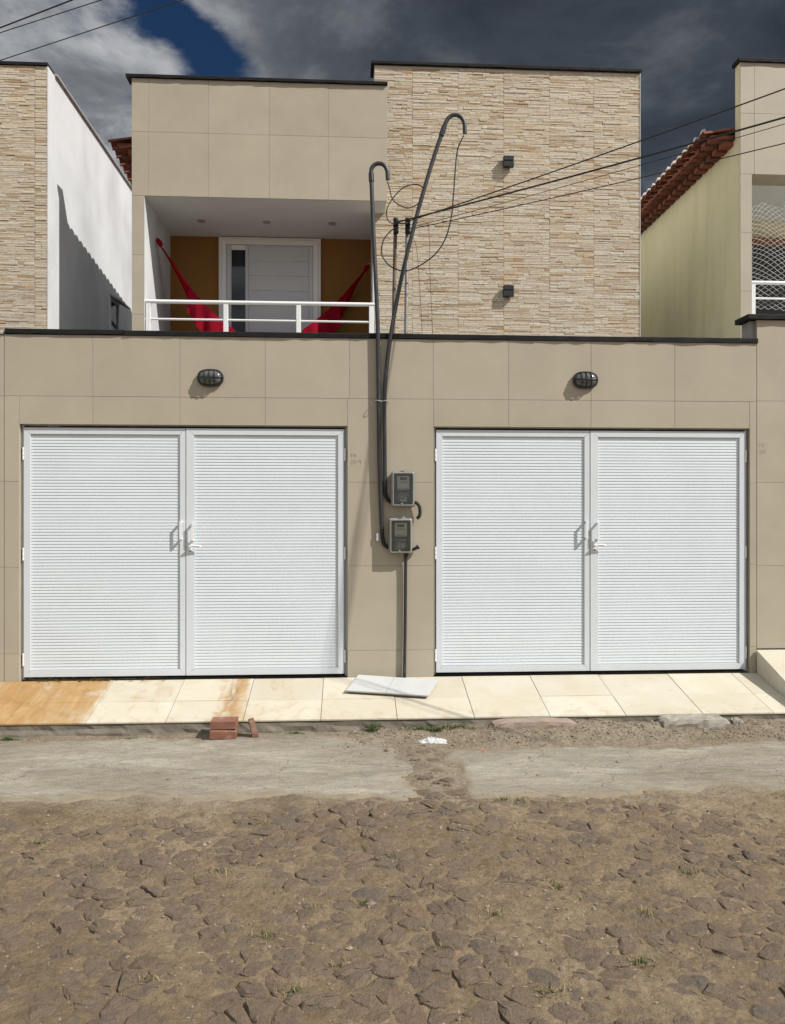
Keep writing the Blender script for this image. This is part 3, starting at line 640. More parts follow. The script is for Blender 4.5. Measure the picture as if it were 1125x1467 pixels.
# ------------------------------------------------------------------ garage gates
NS = 77
def slat_profile_mesh(wd, pitch):
    h = pitch
    prof = [(.0034, h * .985), (.0031, h * .93), (.0014, h * .60), (.0004, h * .30), (0, h * .14), (.0006, h * .06), (.003, h * .015), (.0105, 0.0), (.0105, h * .985)]
    n = len(prof); vs = [(-wd / 2, y, z) for y, z in prof] + [(wd / 2, y, z) for y, z in prof]
    fs = [(i, (i + 1) % n, n + (i + 1) % n, n + i) for i in range(n)] + [tuple(range(n))[::-1], tuple(range(n, 2 * n))]
    mb = MB(); mb.add(vs, fs); me = mb.mesh('slat'); me.materials.append(M['gate_white']); return me
def gate(x0, x1, xm, label):
    g = thing('garage_gate', label, 'gate', ((x0 + x1) / 2, .04, 0), 'garage gates')
    zb, zt = .002, 2.146
    # fixed frame
    mb = MB(); mb.box(x0 + .001, x0 + .020, .052, .10, -.02, GT - .002); mb.box(x1 - .020, x1 - .001, .052, .10, -.02, GT - .002); mb.box(x0 + .021, x1 - .021, .052, .10, 2.166, GT - .002)
    part('fixed_frame', mb, 'gate_frame', g)
    mb = MB(); mb.box(x0 + .022, x1 - .022, .10, .115, -.03, 2.165); part('back_panel', mb, 'dark_room', g)
    for side, (a, b) in (('l', (x0 + .026, xm - .0025)), ('r', (xm + .0025, x1 - .026))):
        yf = .024 if side == 'r' else .027
        lf = MB(); fwid = .056; ctr = .048 if side == 'l' else .070
        wl, wr = (fwid, ctr) if side == 'l' else (ctr, fwid)
        tb = .056
        o = [(a, zb), (b, zb), (b, zt), (a, zt)]; i_ = [(a + wl, zb + tb), (b - wr, zb + tb), (b - wr, zt - tb), (a + wl, zt - tb)]
        for k in range(4):                                  # mitred members, a hair apart
            k2 = (k + 1) % 4; P = [o[k], o[k2], i_[k2], i_[k]]; cx0 = sum(p[0] for p in P) / 4; cz0 = sum(p[1] for p in P) / 4
            Q = []
            for px, pz_ in P:
                sx_ = .0008 if px < cx0 else -.0008; sz_ = .0008 if pz_ < cz0 else -.0008
                Q.append((px + sx_, pz_ + sz_))
            lf.prism(Q, 'y', yf + .040, yf)
        leaf = part('gate_leaf', lf, 'gate_frame', g)
        sa, sb = a + wl + .0005, b - wr - .0005; z0, z1 = zb + tb + .001, zt - tb - .001; pitch = (z1 - z0) / NS
        sm = slat_profile_mesh(sb - sa, pitch); org = origin(leaf)
        for k in range(NS):
            link('slat', sm, None, leaf, (((sa + sb) / 2) - org.x, yf + .012 + rnd.uniform(-.0002, .0002) - org.y, z0 + k * pitch - org.z))
        # hinges on the outer stile
        hx = a - .006 if side == 'l' else b + .006
        for hz in (1.925, 1.06, .155):
            mb = MB()
            for q in range(3): mb.tube([(hx, yf + .004, hz - .055 + q * .037), (hx, yf + .004, hz - .055 + q * .037 + .034)], .0085, 8)
            part('hinge', mb, 'white_paint', leaf)
        # D pull handle
        hx = b - wr + .012 if side == 'l' else a + wl - .008
        zc = 1.262 if side == 'l' else 1.250
        mb = MB(); p0 = yf - .040
        mb.box(hx - .009, hx + .009, p0, p0 + .008, zc - .080, zc + .080)
        for s in (-1, 1): mb.box(hx - .009, hx + .009, p0 + .0082, yf - .0002, zc + s * .072 - .007, zc + s * .072 + .007)
        part('pull_handle', mb, 'white_paint', leaf)
        if side == 'r':
            lx = a + .035; zl = 1.118
            mb = MB(); mb.cbox(lx - .014, lx + .014, yf - .006, yf, zl - .055, zl + .045, .002)
            mb.tube([(lx, yf - .0058, zl), (lx, yf - .034, zl)], .009, 10)
            mb.tube(smooth_path([(lx - .004, yf - .034, zl), (lx + .03, yf - .036, zl + .010), (lx + .07, yf - .034, zl + .010), (lx + .100, yf - .030, zl + .000)], 4), [.009] * 9 + [.007] * 3 + [.004], 8)
            part('lever_handle', mb, 'white_paint', leaf)
            mb = MB(); mb.tube([(lx, yf - .0055, zl - .036), (lx, yf - .0095, zl - .036)], .0075, 10); part('keyhole', mb, 'black_metal', leaf)
    return g
gate(LG[0], LG[1], -1.414, 'white slatted double garage gate left of the meter boxes')
gate(RG[0], RG[1], 2.148, 'white slatted double garage gate right of the meter boxes')

# dry leaves and straw caught under the left gate
lv = MB()
for k in range(70):
    x = rnd.choice([rnd.gauss(-2.5, .10), rnd.gauss(-2.12, .09), rnd.uniform(-2.75, -1.5)]); y = rnd.uniform(-.03, .02); z = pz(y) + rnd.uniform(.002, .016); a = rnd.uniform(-.7, .7); L = rnd.uniform(.012, .04); h = rnd.uniform(.002, .006)
    lv.add([(x - L * math.cos(a), y - .01 * math.sin(a), z), (x, y - .006, z + h), (x + L * math.cos(a), y + .01 * math.sin(a), z + rnd.uniform(-.002, .006)), (x, y + .006, z - h * .3)], [(0, 1, 2, 3)])
o = link('dry_leaves', lv.mesh('dry_leaves'), M['straw']); tag(o, 'dry straw and leaves caught under the left garage gate', 'leaves'); o['kind'] = 'stuff'

# ------------------------------------------------------------------ bulkhead lamps
def stadium(hw, hh, n=28, e=2.6):
    return [(hw * math.copysign(abs(math.cos(a)) ** (2 / e), math.cos(a)), hh * math.copysign(abs(math.sin(a)) ** (2 / e), math.sin(a))) for a in (2 * math.pi * k / n for k in range(n))]
def loft(mb, cx, cz, rings, smooth=True, cap=True):
    n = len(rings[0][1]); vs = []
    for y, ol in rings: vs += [(cx + x, y, cz + z) for x, z in ol]
    fs = [(r * n + k, r * n + (k + 1) % n, (r + 1) * n + (k + 1) % n, (r + 1) * n + k) for r in range(len(rings) - 1) for k in range(n)]
    if cap: fs.append(tuple((len(rings) - 1) * n + k for k in range(n)))
    mb.add(vs, fs, smooth)
def lamp(cx, cz, label):
    t = thing('bulkhead_lamp', label, 'lamp', (cx, 0, cz), 'bulkhead lamps above the gates')
    hw, hh = .112, .076
    mb = MB(); loft(mb, cx, cz, [(-.0005, stadium(hw * .95, hh * .94)), (-.010, stadium(hw * .97, hh * .96)), (-.012, stadium(hw, hh)), (-.026, stadium(hw, hh)), (-.032, stadium(hw * .95, hh * .93)), (-.032, stadium(hw * .84, hh * .78))], False); part('base', mb, 'black_metal', t)
    mb = MB(); loft(mb, cx, cz, [(-.0325, stadium(hw * .83, hh * .77)), (-.044, stadium(hw * .80, hh * .73)), (-.056, stadium(hw * .68, hh * .58)), (-.063, stadium(hw * .45, hh * .35)), (-.065, stadium(hw * .12, hh * .1))]); part('glass_dome', mb, 'lamp_glass', t)
    mb = MB(); ys = lambda s: -.032 - .042 * math.sqrt(max(0, 1 - s * s))
    mb.tube([(cx + hw * .93 * s, ys(s), cz) for s in [q / 8 for q in range(-8, 9)]], .0048, 6)
    for dx in (-.042, 0, .042):
        k = math.sqrt(1 - (dx / hw) ** 2)
        mb.tube([(cx + dx, -.032 - .043 * k * math.sqrt(max(0, 1 - s * s)), cz + hh * .92 * s * (k * .3 + .7)) for s in [q / 8 for q in range(-8, 9)]], .0048, 6)
    part('cage', mb, 'black_metal', t)
    for s in (-1, 1):
        mb = MB(); mb.tube([(cx + s * hw * .955, -.028, cz), (cx + s * hw * .955, -.037, cz)], .006, 8); part('screw', mb, 'black_metal', t)
lamp(-1.195, 2.578, 'black caged oval bulkhead lamp above the left gate')
lamp(2.092, 2.590, 'black caged oval bulkhead lamp above the right gate')

# ------------------------------------------------------------------ electricity meter boxes
def rrect(x0, x1, z0, z1, r, n=4):
    out = []
    for cx, cz, a0 in ((x1 - r, z1 - r, 0), (x0 + r, z1 - r, 90), (x0 + r, z0 + r, 180), (x1 - r, z0 + r, 270)):
        for k in range(n + 1): a = R(a0 + 90 * k / n); out.append((cx + r * math.cos(a), cz + r * math.sin(a)))
    return out
def meter(x0, z0, label, wire, seed):
    rr = random.Random(seed); W_, H_ = .205, .308; x1, z1 = x0 + W_, z0 + H_
    t = thing('meter_box', label, 'meter box', (x0 + W_ / 2, 0, z0), 'electricity meter boxes')
    def rg(d): return rrect(x0 + d, x1 - d, z0 + d, z1 - d, max(.004, .018 - d * .4))
    mb = MB(); loft(mb, 0, 0, [(-.0008, rg(.004)), (-.030, rg(.002)), (-.030, rg(.020)), (-.010, rg(.022))], False); part('back_tray', mb, 'tray', t)
    mb = MB(); loft(mb, 0, 0, [(-.0305, rg(-.002)), (-.040, rg(-.002)), (-.041, rg(.004)), (-.082, rg(.006)), (-.088, rg(.012)), (-.088, rg(.0195))], False, False); part('cover_rim', mb, 'box_rim', t)
    mb = MB(); mb.prism(rg(.0195), 'y', -.0862, -.0876); part('clear_cover', mb, 'clear_cover', t)
    mx0, mx1, mz0, mz1 = x0 + .050, x1 - .048, z0 + .148, z1 - .040
    mb = MB(); loft(mb, 0, 0, [(-.0105, rrect(mx0, mx1, mz0, mz1, .008)), (-.068, rrect(mx0, mx1, mz0, mz1, .008)), (-.072, rrect(mx0 + .004, mx1 - .004, mz0 + .004, mz1 - .004, .006))], False); mt = part('meter', mb, 'meter_body', t)
    mb = MB(); mb.cbox(mx0 + .022, mx1 - .022, -.0745, -.0723, mz1 - .036, mz1 - .012, .001); part('display', mb, 'meter_dark', mt)
    mb = MB(); mb.box(mx0 + .014, mx1 - .014, -.0735, -.0723, mz1 - .068, mz1 - .043); part('label_plate', mb, 'meter_label', mt)
    mb = MB()
    for k in range(3): mb.box(mx0 + .018, mx1 - .018 - .012 * (k % 2), -.0741, -.0736, mz1 - .062 + k * .007, mz1 - .0600 + k * .007)
    part('print', mb, 'meter_dark', mt)
    mb = MB()
    for k in range(5): mb.tube([(mx0 + .018 + k * .0175, -.0715, mz0 + .012), (mx0 + .018 + k * .0175, -.074, mz0 + .012)], .0055, 8)
    part('terminal', mb, 'meter_dark', mt)
    mb = MB(); mb.cbox(x0 + .075, x1 - .070, -.060, -.0105, z0 + .048, z0 + .092, .002); br = part('breaker', mb, 'meter_label' if wire == 'copper_wire' else 'meter_body', t)
    mb = MB(); mb.box(x0 + .095, x0 + .105, -.068, -.0602, z0 + .062, z0 + .078); part('toggle', mb, 'meter_dark', br)
    for q in range(7):
        P = [(x0 + rr.uniform(.05, .155), -.03 - rr.random() * .045, z0 + rr.uniform(.04, .125)) for _ in range(6)]
        mb = MB(); mb.tube(smooth_path(P, 5), .0022, 5); part('wire', mb, wire if q % 3 else 'plastic_white', t)
    mb = MB(); mb.tube([((x0 + x1) / 2 - .012, -.0882, z0 + .024), ((x0 + x1) / 2 - .012, -.092, z0 + .024)], .010, 10); part('seal_screw', mb, 'box_rim', t)
    mb = MB(); mb.box(x0 + .085, x0 + .115, -.060, -.03, z1 + .0022, z1 + .006); part('top_lug', mb, 'box_rim', t)
meter(.366, 1.466, 'upper grey electricity meter box with clear cover, between the gates', 'copper_wire', 3)
meter(.345, 1.058, 'lower grey electricity meter box with clear cover, between the gates', 'blue_wire', 5)

# ------------------------------------------------------------------ conduits
YC = -.030
def ring_hose(mb, pts, r, pitch=.008):
    P = smooth_path(pts, 10); L = [0]
    for a, b in zip(P[:-1], P[1:]): L.append(L[-1] + (b - a).length)
    n = int(L[-1] / pitch * 2); Q = []; rs = []
    for k in range(n + 1):
        s = L[-1] * k / n; i = max(j for j in range(len(L)) if L[j] <= s + 1e-9); i = min(i, len(P) - 2)
        f = (s - L[i]) / max(1e-9, L[i + 1] - L[i]); Q.append(P[i].lerp(P[i + 1], f)); rs.append(r * (1.0 if k % 2 else .82))
    mb.tube(Q, rs, 8)
cl = thing('conduit', 'dark grey conduit with a short hooked top feeding the lower meter box', 'conduit', (.27, YC, 1.1))
LP = [(.287, 1.262), (.272, 1.62), (.262, 2.0), (.258, 2.382), (.252, 2.898), (.240, 3.262), (.211, 3.868), (.192, 4.353)]
mb = MB(); mb.tube(smooth_path([(x, YC, z) for x, z in LP], 5), .0185, 10); part('pipe', mb, 'conduit', cl)
mb = MB(); mb.tube([(.194, YC, 4.30), (.1915, YC, 4.372)], .0235, 10); part('coupling', mb, 'conduit', cl)
mb = MB(); mb.tube(smooth_path([(x, YC, z) for x, z in ((.1915, 4.36), (.195, 4.412), (.220, 4.446), (.258, 4.460), (.302, 4.447), (.331, 4.399), (.337, 4.318))], 5), .0185, 10); part('hook', mb, 'conduit', cl)
mb = MB(); ring_hose(mb, [(.2865, YC, 1.272), (.291, YC, 1.20), (.303, YC, 1.145), (.328, YC + .01, 1.118), (.352, -.022, 1.112)], .0195); part('flexible_elbow', mb, 'rubber', cl)
mb = MB(); mb.box(.238, .262, -.0295, -.0285, 1.17, 1.235); part('paper_tag', mb, 'plastic_white', cl)
cr = thing('conduit', 'dark grey conduit leaning right with a tall hooked top, feeding the upper meter box', 'conduit', (.31, YC, 1.5))
RP = [(.313, 1.64), (.309, 1.988), (.307, 2.352), (.319, 2.595), (.362, 2.96), (.453, 3.448), (.587, 3.998), (.728, 4.488), (.828, 4.785)]
mb = MB(); mb.tube(smooth_path([(x, YC, z) for x, z in RP], 5), .0180, 10); part('pipe', mb, 'conduit', cr)
mb = MB(); mb.tube([(.805, YC, 4.716), (.832, YC, 4.797)], .0235, 10); part('coupling', mb, 'conduit', cr)
mb = MB(); mb.tube(smooth_path([(x, YC, z) for x, z in ((.828, 4.785), (.860, 4.862), (.912, 4.901), (.970, 4.891), (1.008, 4.837), (1.014, 4.742))], 6), .0185, 10); part('hook', mb, 'conduit', cr)
mb = MB(); ring_hose(mb, [(.313, YC, 1.66), (.313, YC, 1.60), (.322, YC, 1.555), (.346, YC + .01, 1.520), (.372, -.022, 1.510)], .0190); part('flexible_elbow', mb, 'rubber', cr)
tie = MB(); tie.tube(smooth_path([(.225, -.0005, 2.388), (.232, -.050, 2.390), (.258, -.070, 2.386), (.285, -.050, 2.384), (.308, -.070, 2.386), (.332, -.045, 2.390), (.345, -.0005, 2.386)], 4), .0028, 5)
solo('pipe_strap', tie, 'plastic_white', 'thin pale strap tying the two conduits to the wall', 'strap', (.28, 0, 2.386))
dn = thing('conduit', 'dark conduit running from the lower meter box down to the pavement', 'conduit', (.485, -.03, 0))
mb = MB(); mb.tube(smooth_path([(.496, -.040, 1.056), (.493, -.028, .95), (.490, -.026, .529), (.486, -.026, .2), (.483, -.026, -.03)], 5), .0145, 10); part('pipe', mb, 'conduit', dn)
mb = MB(); mb.tube([(.497, -.040, 1.057), (.4955, -.038, 1.02)], .019, 10); part('coupling', mb, 'rubber', dn)
fx = MB(); ring_hose(fx, [(.565, -.03, 1.506), (.592, -.042, 1.496), (.613, -.046, 1.465), (.618, -.046, 1.420), (.612, -.044, 1.385), (.590, -.040, 1.362)], .0165)
solo('flexible_conduit', fx, 'rubber', 'short black corrugated conduit curving out of the upper meter box', 'conduit', (.6, -.04, 1.43))
fx = MB(); ring_hose(fx, [(.546, -.03, 1.090), (.57, -.04, 1.098), (.595, -.046, 1.112)], .0150); fx.tube([(.592, -.045, 1.110), (.606, -.047, 1.119)], .020, 10)
solo('conduit_stub', fx, 'rubber', 'short black conduit stub on the right of the lower meter box', 'conduit', (.57, -.04, 1.1))

# ------------------------------------------------------------------ service posts behind the wall and the wires
def post(xb, xt, m, label):
    t = thing('service_post', label, 'post', (xb, .10, 2.985), 'service posts behind the wall')
    mb = MB(); mb.tube([(xb, .10, 2.985), (xb + (xt - xb) * .5, .10, 3.5), (xt, .10, 4.02)], .0165, 10); part('pipe', mb, m, t)
    mb = MB(); mb.tube([(xt, .10, 4.02), (xt, .10, 4.035)], .021, 10); part('cap', mb, 'black_metal', t)
    mb = MB(); mb.box(xt - .022, xt + .022, .062, .0825, 3.885, 4.01); part('rack', mb, 'black_metal', t)
    for z in (3.975, 3.91):
        mb = MB(); mb.tube([(xt, .042, z - .022), (xt, .042, z - .010), (xt, .042, z), (xt, .042, z + .010), (xt, .042, z + .022)], [.024, .024, .015, .024, .024], 10); part('insulator', mb, 'rubber', t)
post(.392, .413, 'rust_pipe', 'rusty left one of the two service pipes behind the coping')
post(.505, .518, 'zinc_pipe', 'grey right one of the two service pipes behind the coping')
def wire(p0, p1, r, label, sag=.05, far=2.1, grp='service wires to the right'):
    p0 = Vector(p0); p1 = Vector(p1); d = p1 - p0; P = []
    for k in range(41):
        s = far * k / 40; q = p0 + d * s; q.z += -sag * 4 * s / far * (1 - s / far) + sag * 4 / far * (1 - 1 / far) * s; P.append(q)
    mb = MB(); mb.tube(P, r, 6); solo('service_wire', mb, 'black_cable', label, 'wire', tuple(p0), grp)
wire((.535, .018, 3.985), (2.974, -1.65, 4.312), .0055, 'topmost black service wire running from the posts to the upper right')
wire((.430, .018, 3.972), (2.974, -1.65, 4.117), .0075, 'thickest black service wire running from the posts to the right')
wire((.540, .018, 3.925), (2.974, -1.63, 4.079), .0028, 'thin service wire just under the thickest one')
wire((.540, .018, 3.910), (2.974, -1.65, 3.94), .0040, 'lowest thin service wire running from the posts to the right')
def cable(pts, r, label, loc, name='cable'):
    mb = MB(); mb.tube(smooth_path(pts, 8), r, 6); solo(name, mb, 'black_cable', label, 'cable', loc)
def ydep(pts, y0, y1): n = len(pts) - 1; return [(x * .989, y0 + (y1 - y0) * min(1, i / n * 1.3), 1.42 + (z - 1.42) * .989) for i, (x, z) in enumerate(pts)]
cable(ydep([(.337, 4.335), (.355, 4.285), (.390, 4.178), (.500, 4.115), (.598, 4.146), (.655, 4.222), (.662, 4.297), (.590, 4.333), (.480, 4.303), (.374, 4.191), (.332, 4.093), (.349, 4.009), (.418, 3.975)], YC, .022), .0052, 'black cable looping once from the short conduit hook to the posts', (.4, .1, 4.2))
cable(ydep([(1.014, 4.76), (.960, 4.63), (.940, 4.44), (.925, 4.225), (.905, 4.03), (.848, 3.836), (.750, 3.70), (.605, 3.60), (.483, 3.562), (.361, 3.608), (.293, 3.704), (.301, 3.826), (.361, 3.912), (.425, 3.955)], YC, .022), .0058, 'black cable hanging in a wide loop from the tall conduit hook', (.7, .1, 4.0))
cable([(.545, .03, 3.955), (.665, .06, 3.992), (.708, .08, 3.924), (.718, .08, 3.535), (.738, .08, 3.1), (.742, .08, 2.986)], .0022, 'thin right cable hanging from the posts down to the coping', (.71, .08, 3.4))
cable([(.530, .03, 3.905), (.567, .06, 3.848), (.603, .08, 3.727), (.628, .08, 3.388), (.646, .08, 3.05), (.647, .08, 2.986)], .0022, 'thin left cable hanging from the posts down to the coping', (.62, .08, 3.4))
cable([(.413, .020, 3.972), (.455, .00, 3.950), (.50, .00, 3.955), (.535, .020, 3.980)], .006, 'short black jumper cable joining the two posts', (.47, .0, 3.95))
for i, (a, b, r) in enumerate((((-2.624, -.8, 5.062), (-1.989, -1.1, 5.097), .0055), ((-2.624, -.8, 5.025), (-1.751, -1.2, 5.040), .0035), ((-2.598, -.8, 4.826), (-1.118, -1.5, 4.866), .0035))):
    a = Vector(a); b = Vector(b); d = (b - a).normalized(); mb = MB(); mb.tube([a - d * 1.6, a, b, b + d * 4], r, 6)
    solo('overhead_wire', mb, 'black_cable', ('thick top overhead wire crossing the upper left corner', 'middle overhead wire crossing the upper left corner', 'lowest overhead wire crossing above the left house')[i], 'wire', tuple(a), 'overhead wires at the upper left')

# ------------------------------------------------------------------ the house
def ledger_panel(par, x0, x1, z0, z1, y, name='stone_panel', ax='x'):
    """ledger strips of one cladding panel: real strips of uneven length, height and depth"""
    mb = MB(); z = z0
    while z < z1 - .004:
        h = min(rnd.choice([.013, .016, .019, .022, .027]), z1 - z)
        if z1 - z - h < .010: h = z1 - z
        xe = x1 + rnd.uniform(-.002, .004); x = x0 + rnd.uniform(-.004, .002)
        while x < xe - .002:
            L = rnd.choice([.08, .12, .17, .23, .30]) * rnd.uniform(.8, 1.2)
            if xe - x - L < .05: L = xe - x
            d = rnd.choice([0, .002, .003, .004, .006]) * rnd.uniform(.7, 1.2)
            g = .0003; a, b = x + g, x + L - g; c, e = z + g, z + h - g
            s0, s1 = rnd.uniform(-.003, .003), rnd.uniform(-.003, .003); bv = .0016
            V = [(a, y, c), (b, y, c), (b, y, e), (a, y, e), (a + bv, y - .008 - d, c + .0012), (b - bv, y - .008 - d + s0 * .5, c + .0012 + s1 * .3), (b - bv, y - .008 - d + s0 * .5, e - .0014 + s1 * .3), (a + bv, y - .008 - d, e - .0014)]
            mb.add(V, [(4, 5, 6, 7), (0, 1, 5, 4), (1, 2, 6, 5), (2, 3, 7, 6), (3, 0, 4, 7)])
            x += L
        z += h
    return part(name, mb, 'ledger', par, 'stuff')
hs = thing('house', 'two-storey house with beige balcony front and tall ledger-stone facade', 'house', (.6, 5, -.28))
FX0, FX1, FY = -2.612, .466, 2.70
SX0, SX1, SY = .322, 3.768, 3.10
mb = MB(); mb.box(-2.612, 3.760, .22, 2.9, 2.56, 2.70); part('garage_roof', mb, 'terrace', hs)
mb = MB(); mb.box(-2.61, 3.76, 2.72, 10, -.28, 2.995); part('ground_floor', mb, 'plaster_white', hs)
mb = MB(); mb.box(-2.605, .30, 2.70, 4.06, 2.996, 3.03); part('balcony_floor', mb, 'terrace', hs)
mb = MB(); mb.box(-2.60, -2.462, 2.7095, 10, 3.031, 5.232); part('side_wall', mb, 'plaster_white', hs)
mb = MB(); mb.box(-2.461, .318, 4.06, 10, 3.031, 5.232); part('back_wall', mb, 'ochre', hs)
mb = MB(); mb.box(-2.600, .455, 2.7095, 3.099, 5.2335, 5.62); mb.box(-2.600, .455, 2.7095, 2.83, 5.6205, 6.64); mb.box(-2.600, .320, 3.0995, 4.30, 5.2335, 5.60); part('fascia_core', mb, 'grout', hs)
mb = MB(); mb.box(-2.598, .452, 2.712, 3.098, 5.228, 5.2332); mb.box(-2.4615, .316, 3.0985, 4.0595, 5.228, 5.2332); part('ceiling', mb, 'ceiling', hs)
mb = MB(); mb.box(-2.600, .318, 4.31, 10, 5.2335, 5.62); part('upper_wall', mb, 'plaster_white', hs)
mb = MB(); mb.box(SX0, SX1, SY, 10, 2.996, 7.12); part('stone_block', mb, 'mortar', hs)
FJ = [FX0, -2.412, -1.698, -.968, -.250, FX1]
for a, b in zip(FJ[:-1], FJ[1:]):
    for z0, z1 in ((5.229, 6.000), (6.000, 6.642)): wtile(a, b, z0, z1, hs, FY)
for z0, z1 in ((4.516, 5.229), (3.802, 4.516), (3.03, 3.802)): wtile(FX0, -2.461, z0, z1, hs, FY)
for a, b in ((FX0 - .065, -1.1), (-1.1, FX1 + .004)): slab(a, b - .001, FY - .03, 2.86, 6.645, 6.683, hs)
ex = [SX0, .809, 1.396, 1.986, 2.585, 3.165, SX1]
for a, b in zip(ex[:-1], ex[1:]): ledger_panel(hs, a + .0004, b - .0004, 3.0, 7.10, SY - .001)
for a, b in ((SX0 - .045, 1.5), (1.5, 2.7), (2.7, SX1 + .015)): slab(a + .001, b - .001, SY - .045, 3.4, 7.122, 7.162, hs)
mb = MB(); mb.box(SX1 - .001, SX1 + .009, SY - .018, SY + .01, 3.0, 7.118); part('corner_trim', mb, 'mortar', hs)
mb = MB(); mb.box(SX1 + .0004, SX1 + .008, SY + .0105, 10, 3.0, 7.118); part('side_bounce_panel', mb, 'white_paint', hs)  # unseen white panel added to bounce sunlight onto the neighbour's yellow wall
mb = MB(); mb.box(.300, .3215, 3.085, 4.058, 3.031, 5.226); part('balcony_side', mb, 'plaster_white', hs)
# ceiling downlights
for px, py in ((-1.93, 3.47), (-1.08, 3.47), (-.22, 3.47)):
    mb = MB(); mb.tube([(px, py, 5.2279), (px, py, 5.220)], .055, 18); d = part('downlight', mb, 'downlight', hs)
# front door: casing, leaf, glass strip
dr = MB(); Y0 = 4.0595
dr.cbox(-1.795, -1.690, Y0 - .05, Y0, 3.031, 5.215, .006); dr.cbox(-.498, -.392, Y0 - .05, Y0, 3.031, 5.215, .006); dr.cbox(-1.6895, -.4985, Y0 - .05, Y0, 5.112, 5.215, .006)
dr.cbox(-1.760, -1.690, Y0 - .066, Y0 - .0502, 3.031, 5.180, .005); dr.cbox(-.498, -.428, Y0 - .066, Y0 - .0502, 3.031, 5.180, .005); dr.cbox(-1.6895, -.4985, Y0 - .066, Y0 - .0502, 5.112, 5.180, .005)
door = part('door', dr, 'white_paint', hs)
mb = MB(); mb.box(-1.689, -.499, Y0 - .022, Y0 - .001, 3.031, 5.111); part('door_back', mb, 'gate_frame', door)
zs = [3.04 + k * .206 for k in range(11)]
for a, b in zip(zs[:-1], zs[1:]):
    mb = MB(); mb.cbox(-1.385, -.560, Y0 - .034, Y0 - .0222, a + .001, b - .001, .002); part('door_board', mb, 'door_paint', door)
for x0, x1 in ((-1.688, -1.622), (-1.432, -1.388), (-.557, -.500)):
    mb = MB(); mb.cbox(x0, x1, Y0 - .040, Y0 - .0222, 3.032, 5.108, .003); part('stile', mb, 'door_paint', door)
mb = MB(); mb.box(-1.6215, -1.4325, Y0 - .030, Y0 - .0222, 3.032, 5.04); part('glass_strip', mb, 'door_glass', door)
mb = MB(); mb.cbox(-1.6215, -1.4325, Y0 - .038, Y0 - .0222, 5.041, 5.107, .003); part('rail', mb, 'white_paint', door)

# tiled eaves
def eave(par, xw, out, y0, n, z0, slope, pitch=.172, sgn=-1, lumps=True):
    """rows of barrel tiles reaching out past a side wall at xw, with corbel tiles under them and mortar at the tips"""
    for k in range(n):
        y = y0 + k * pitch; z = z0 - slope * k * pitch
        for (dx, zz_, rr_, ln) in ((out, 0.0, .085, .55), (out * .62, -.075, .080, .45)):
            mb = MB(); tip = xw + sgn * dx; root = xw - sgn * ln
            vs = []; N = 7
            for (x, zo, s) in ((tip, 0, 1.0), (root, .16 * (abs(root - tip)), .85)):
                for q in range(N):
                    a = math.pi * q / (N - 1); vs.append((x, y - rr_ * s * math.cos(a), z + zz_ + zo + rr_ * .62 * math.sin(a)))
                for q in range(N):
                    a = math.pi * q / (N - 1); vs.append((x, y - (rr_ - .014) * s * math.cos(a), z + zz_ + zo + (rr_ - .014) * .62 * math.sin(a) - .003))
            fs = []
            for q in range(N - 1):
                fs.append((q, q + 1, 2 * N + q + 1, 2 * N + q)); fs.append((N + q, 3 * N + q, 3 * N + q + 1, N + q + 1)); fs.append((q, N + q, N + q + 1, q + 1))
            fs.append((0, 2 * N, 3 * N, N)); fs.append((N - 1, 2 * N - 1, 4 * N - 1, 3 * N - 1))
            mb.add(vs, fs); part('roof_tile', mb, 'terracotta', par)
            mb = MB(); mb.box(min(xw + sgn * (dx - .10), xw), max(xw + sgn * (dx - .10), xw), y - pitch * .33, y + pitch * .33, z + zz_ - .062, z + zz_ - .004); part('corbel_tile', mb, 'terracotta', par)
        if lumps:
            mb = MB(); tip = xw + sgn * (out - .02)
            P = [(0, -.035, .0), (.05, -.03, .0), (.06, .03, .005), (0, .035, 0), (.01, -.025, .055), (.06, -.02, .062), (.06, .02, .058), (.01, .025, .05)]
            mb.add([(tip - sgn * a, y + .086 + b * rnd.uniform(.8, 1.3), z + .030 + c * 1.5 * rnd.uniform(.8, 1.2)) for a, b, c in P], [(0, 3, 2, 1), (4, 5, 6, 7), (0, 1, 5, 4), (1, 2, 6, 5), (2, 3, 7, 6), (3, 0, 4, 7)]); part('mortar_lump', mb, 'mortar', par)
rf = MB(); rf.add([(-2.60, 3.10, 5.95), (.3, 3.10, 6.35), (.3, 10, 5.55), (-2.60, 10, 5.15), (-2.60, 3.10, 5.62), (.3, 3.10, 5.62), (.3, 10, 5.1), (-2.60, 10, 5.1)], [(0, 1, 2, 3), (7, 6, 5, 4), (0, 4, 5, 1), (1, 5, 6, 2), (2, 6, 7, 3), (3, 7, 4, 0)])
roof = part('roof', rf, 'terracotta', hs)
eave(roof, -2.605, .36, 3.02, 20, 5.98, .13, .172, -1, False)

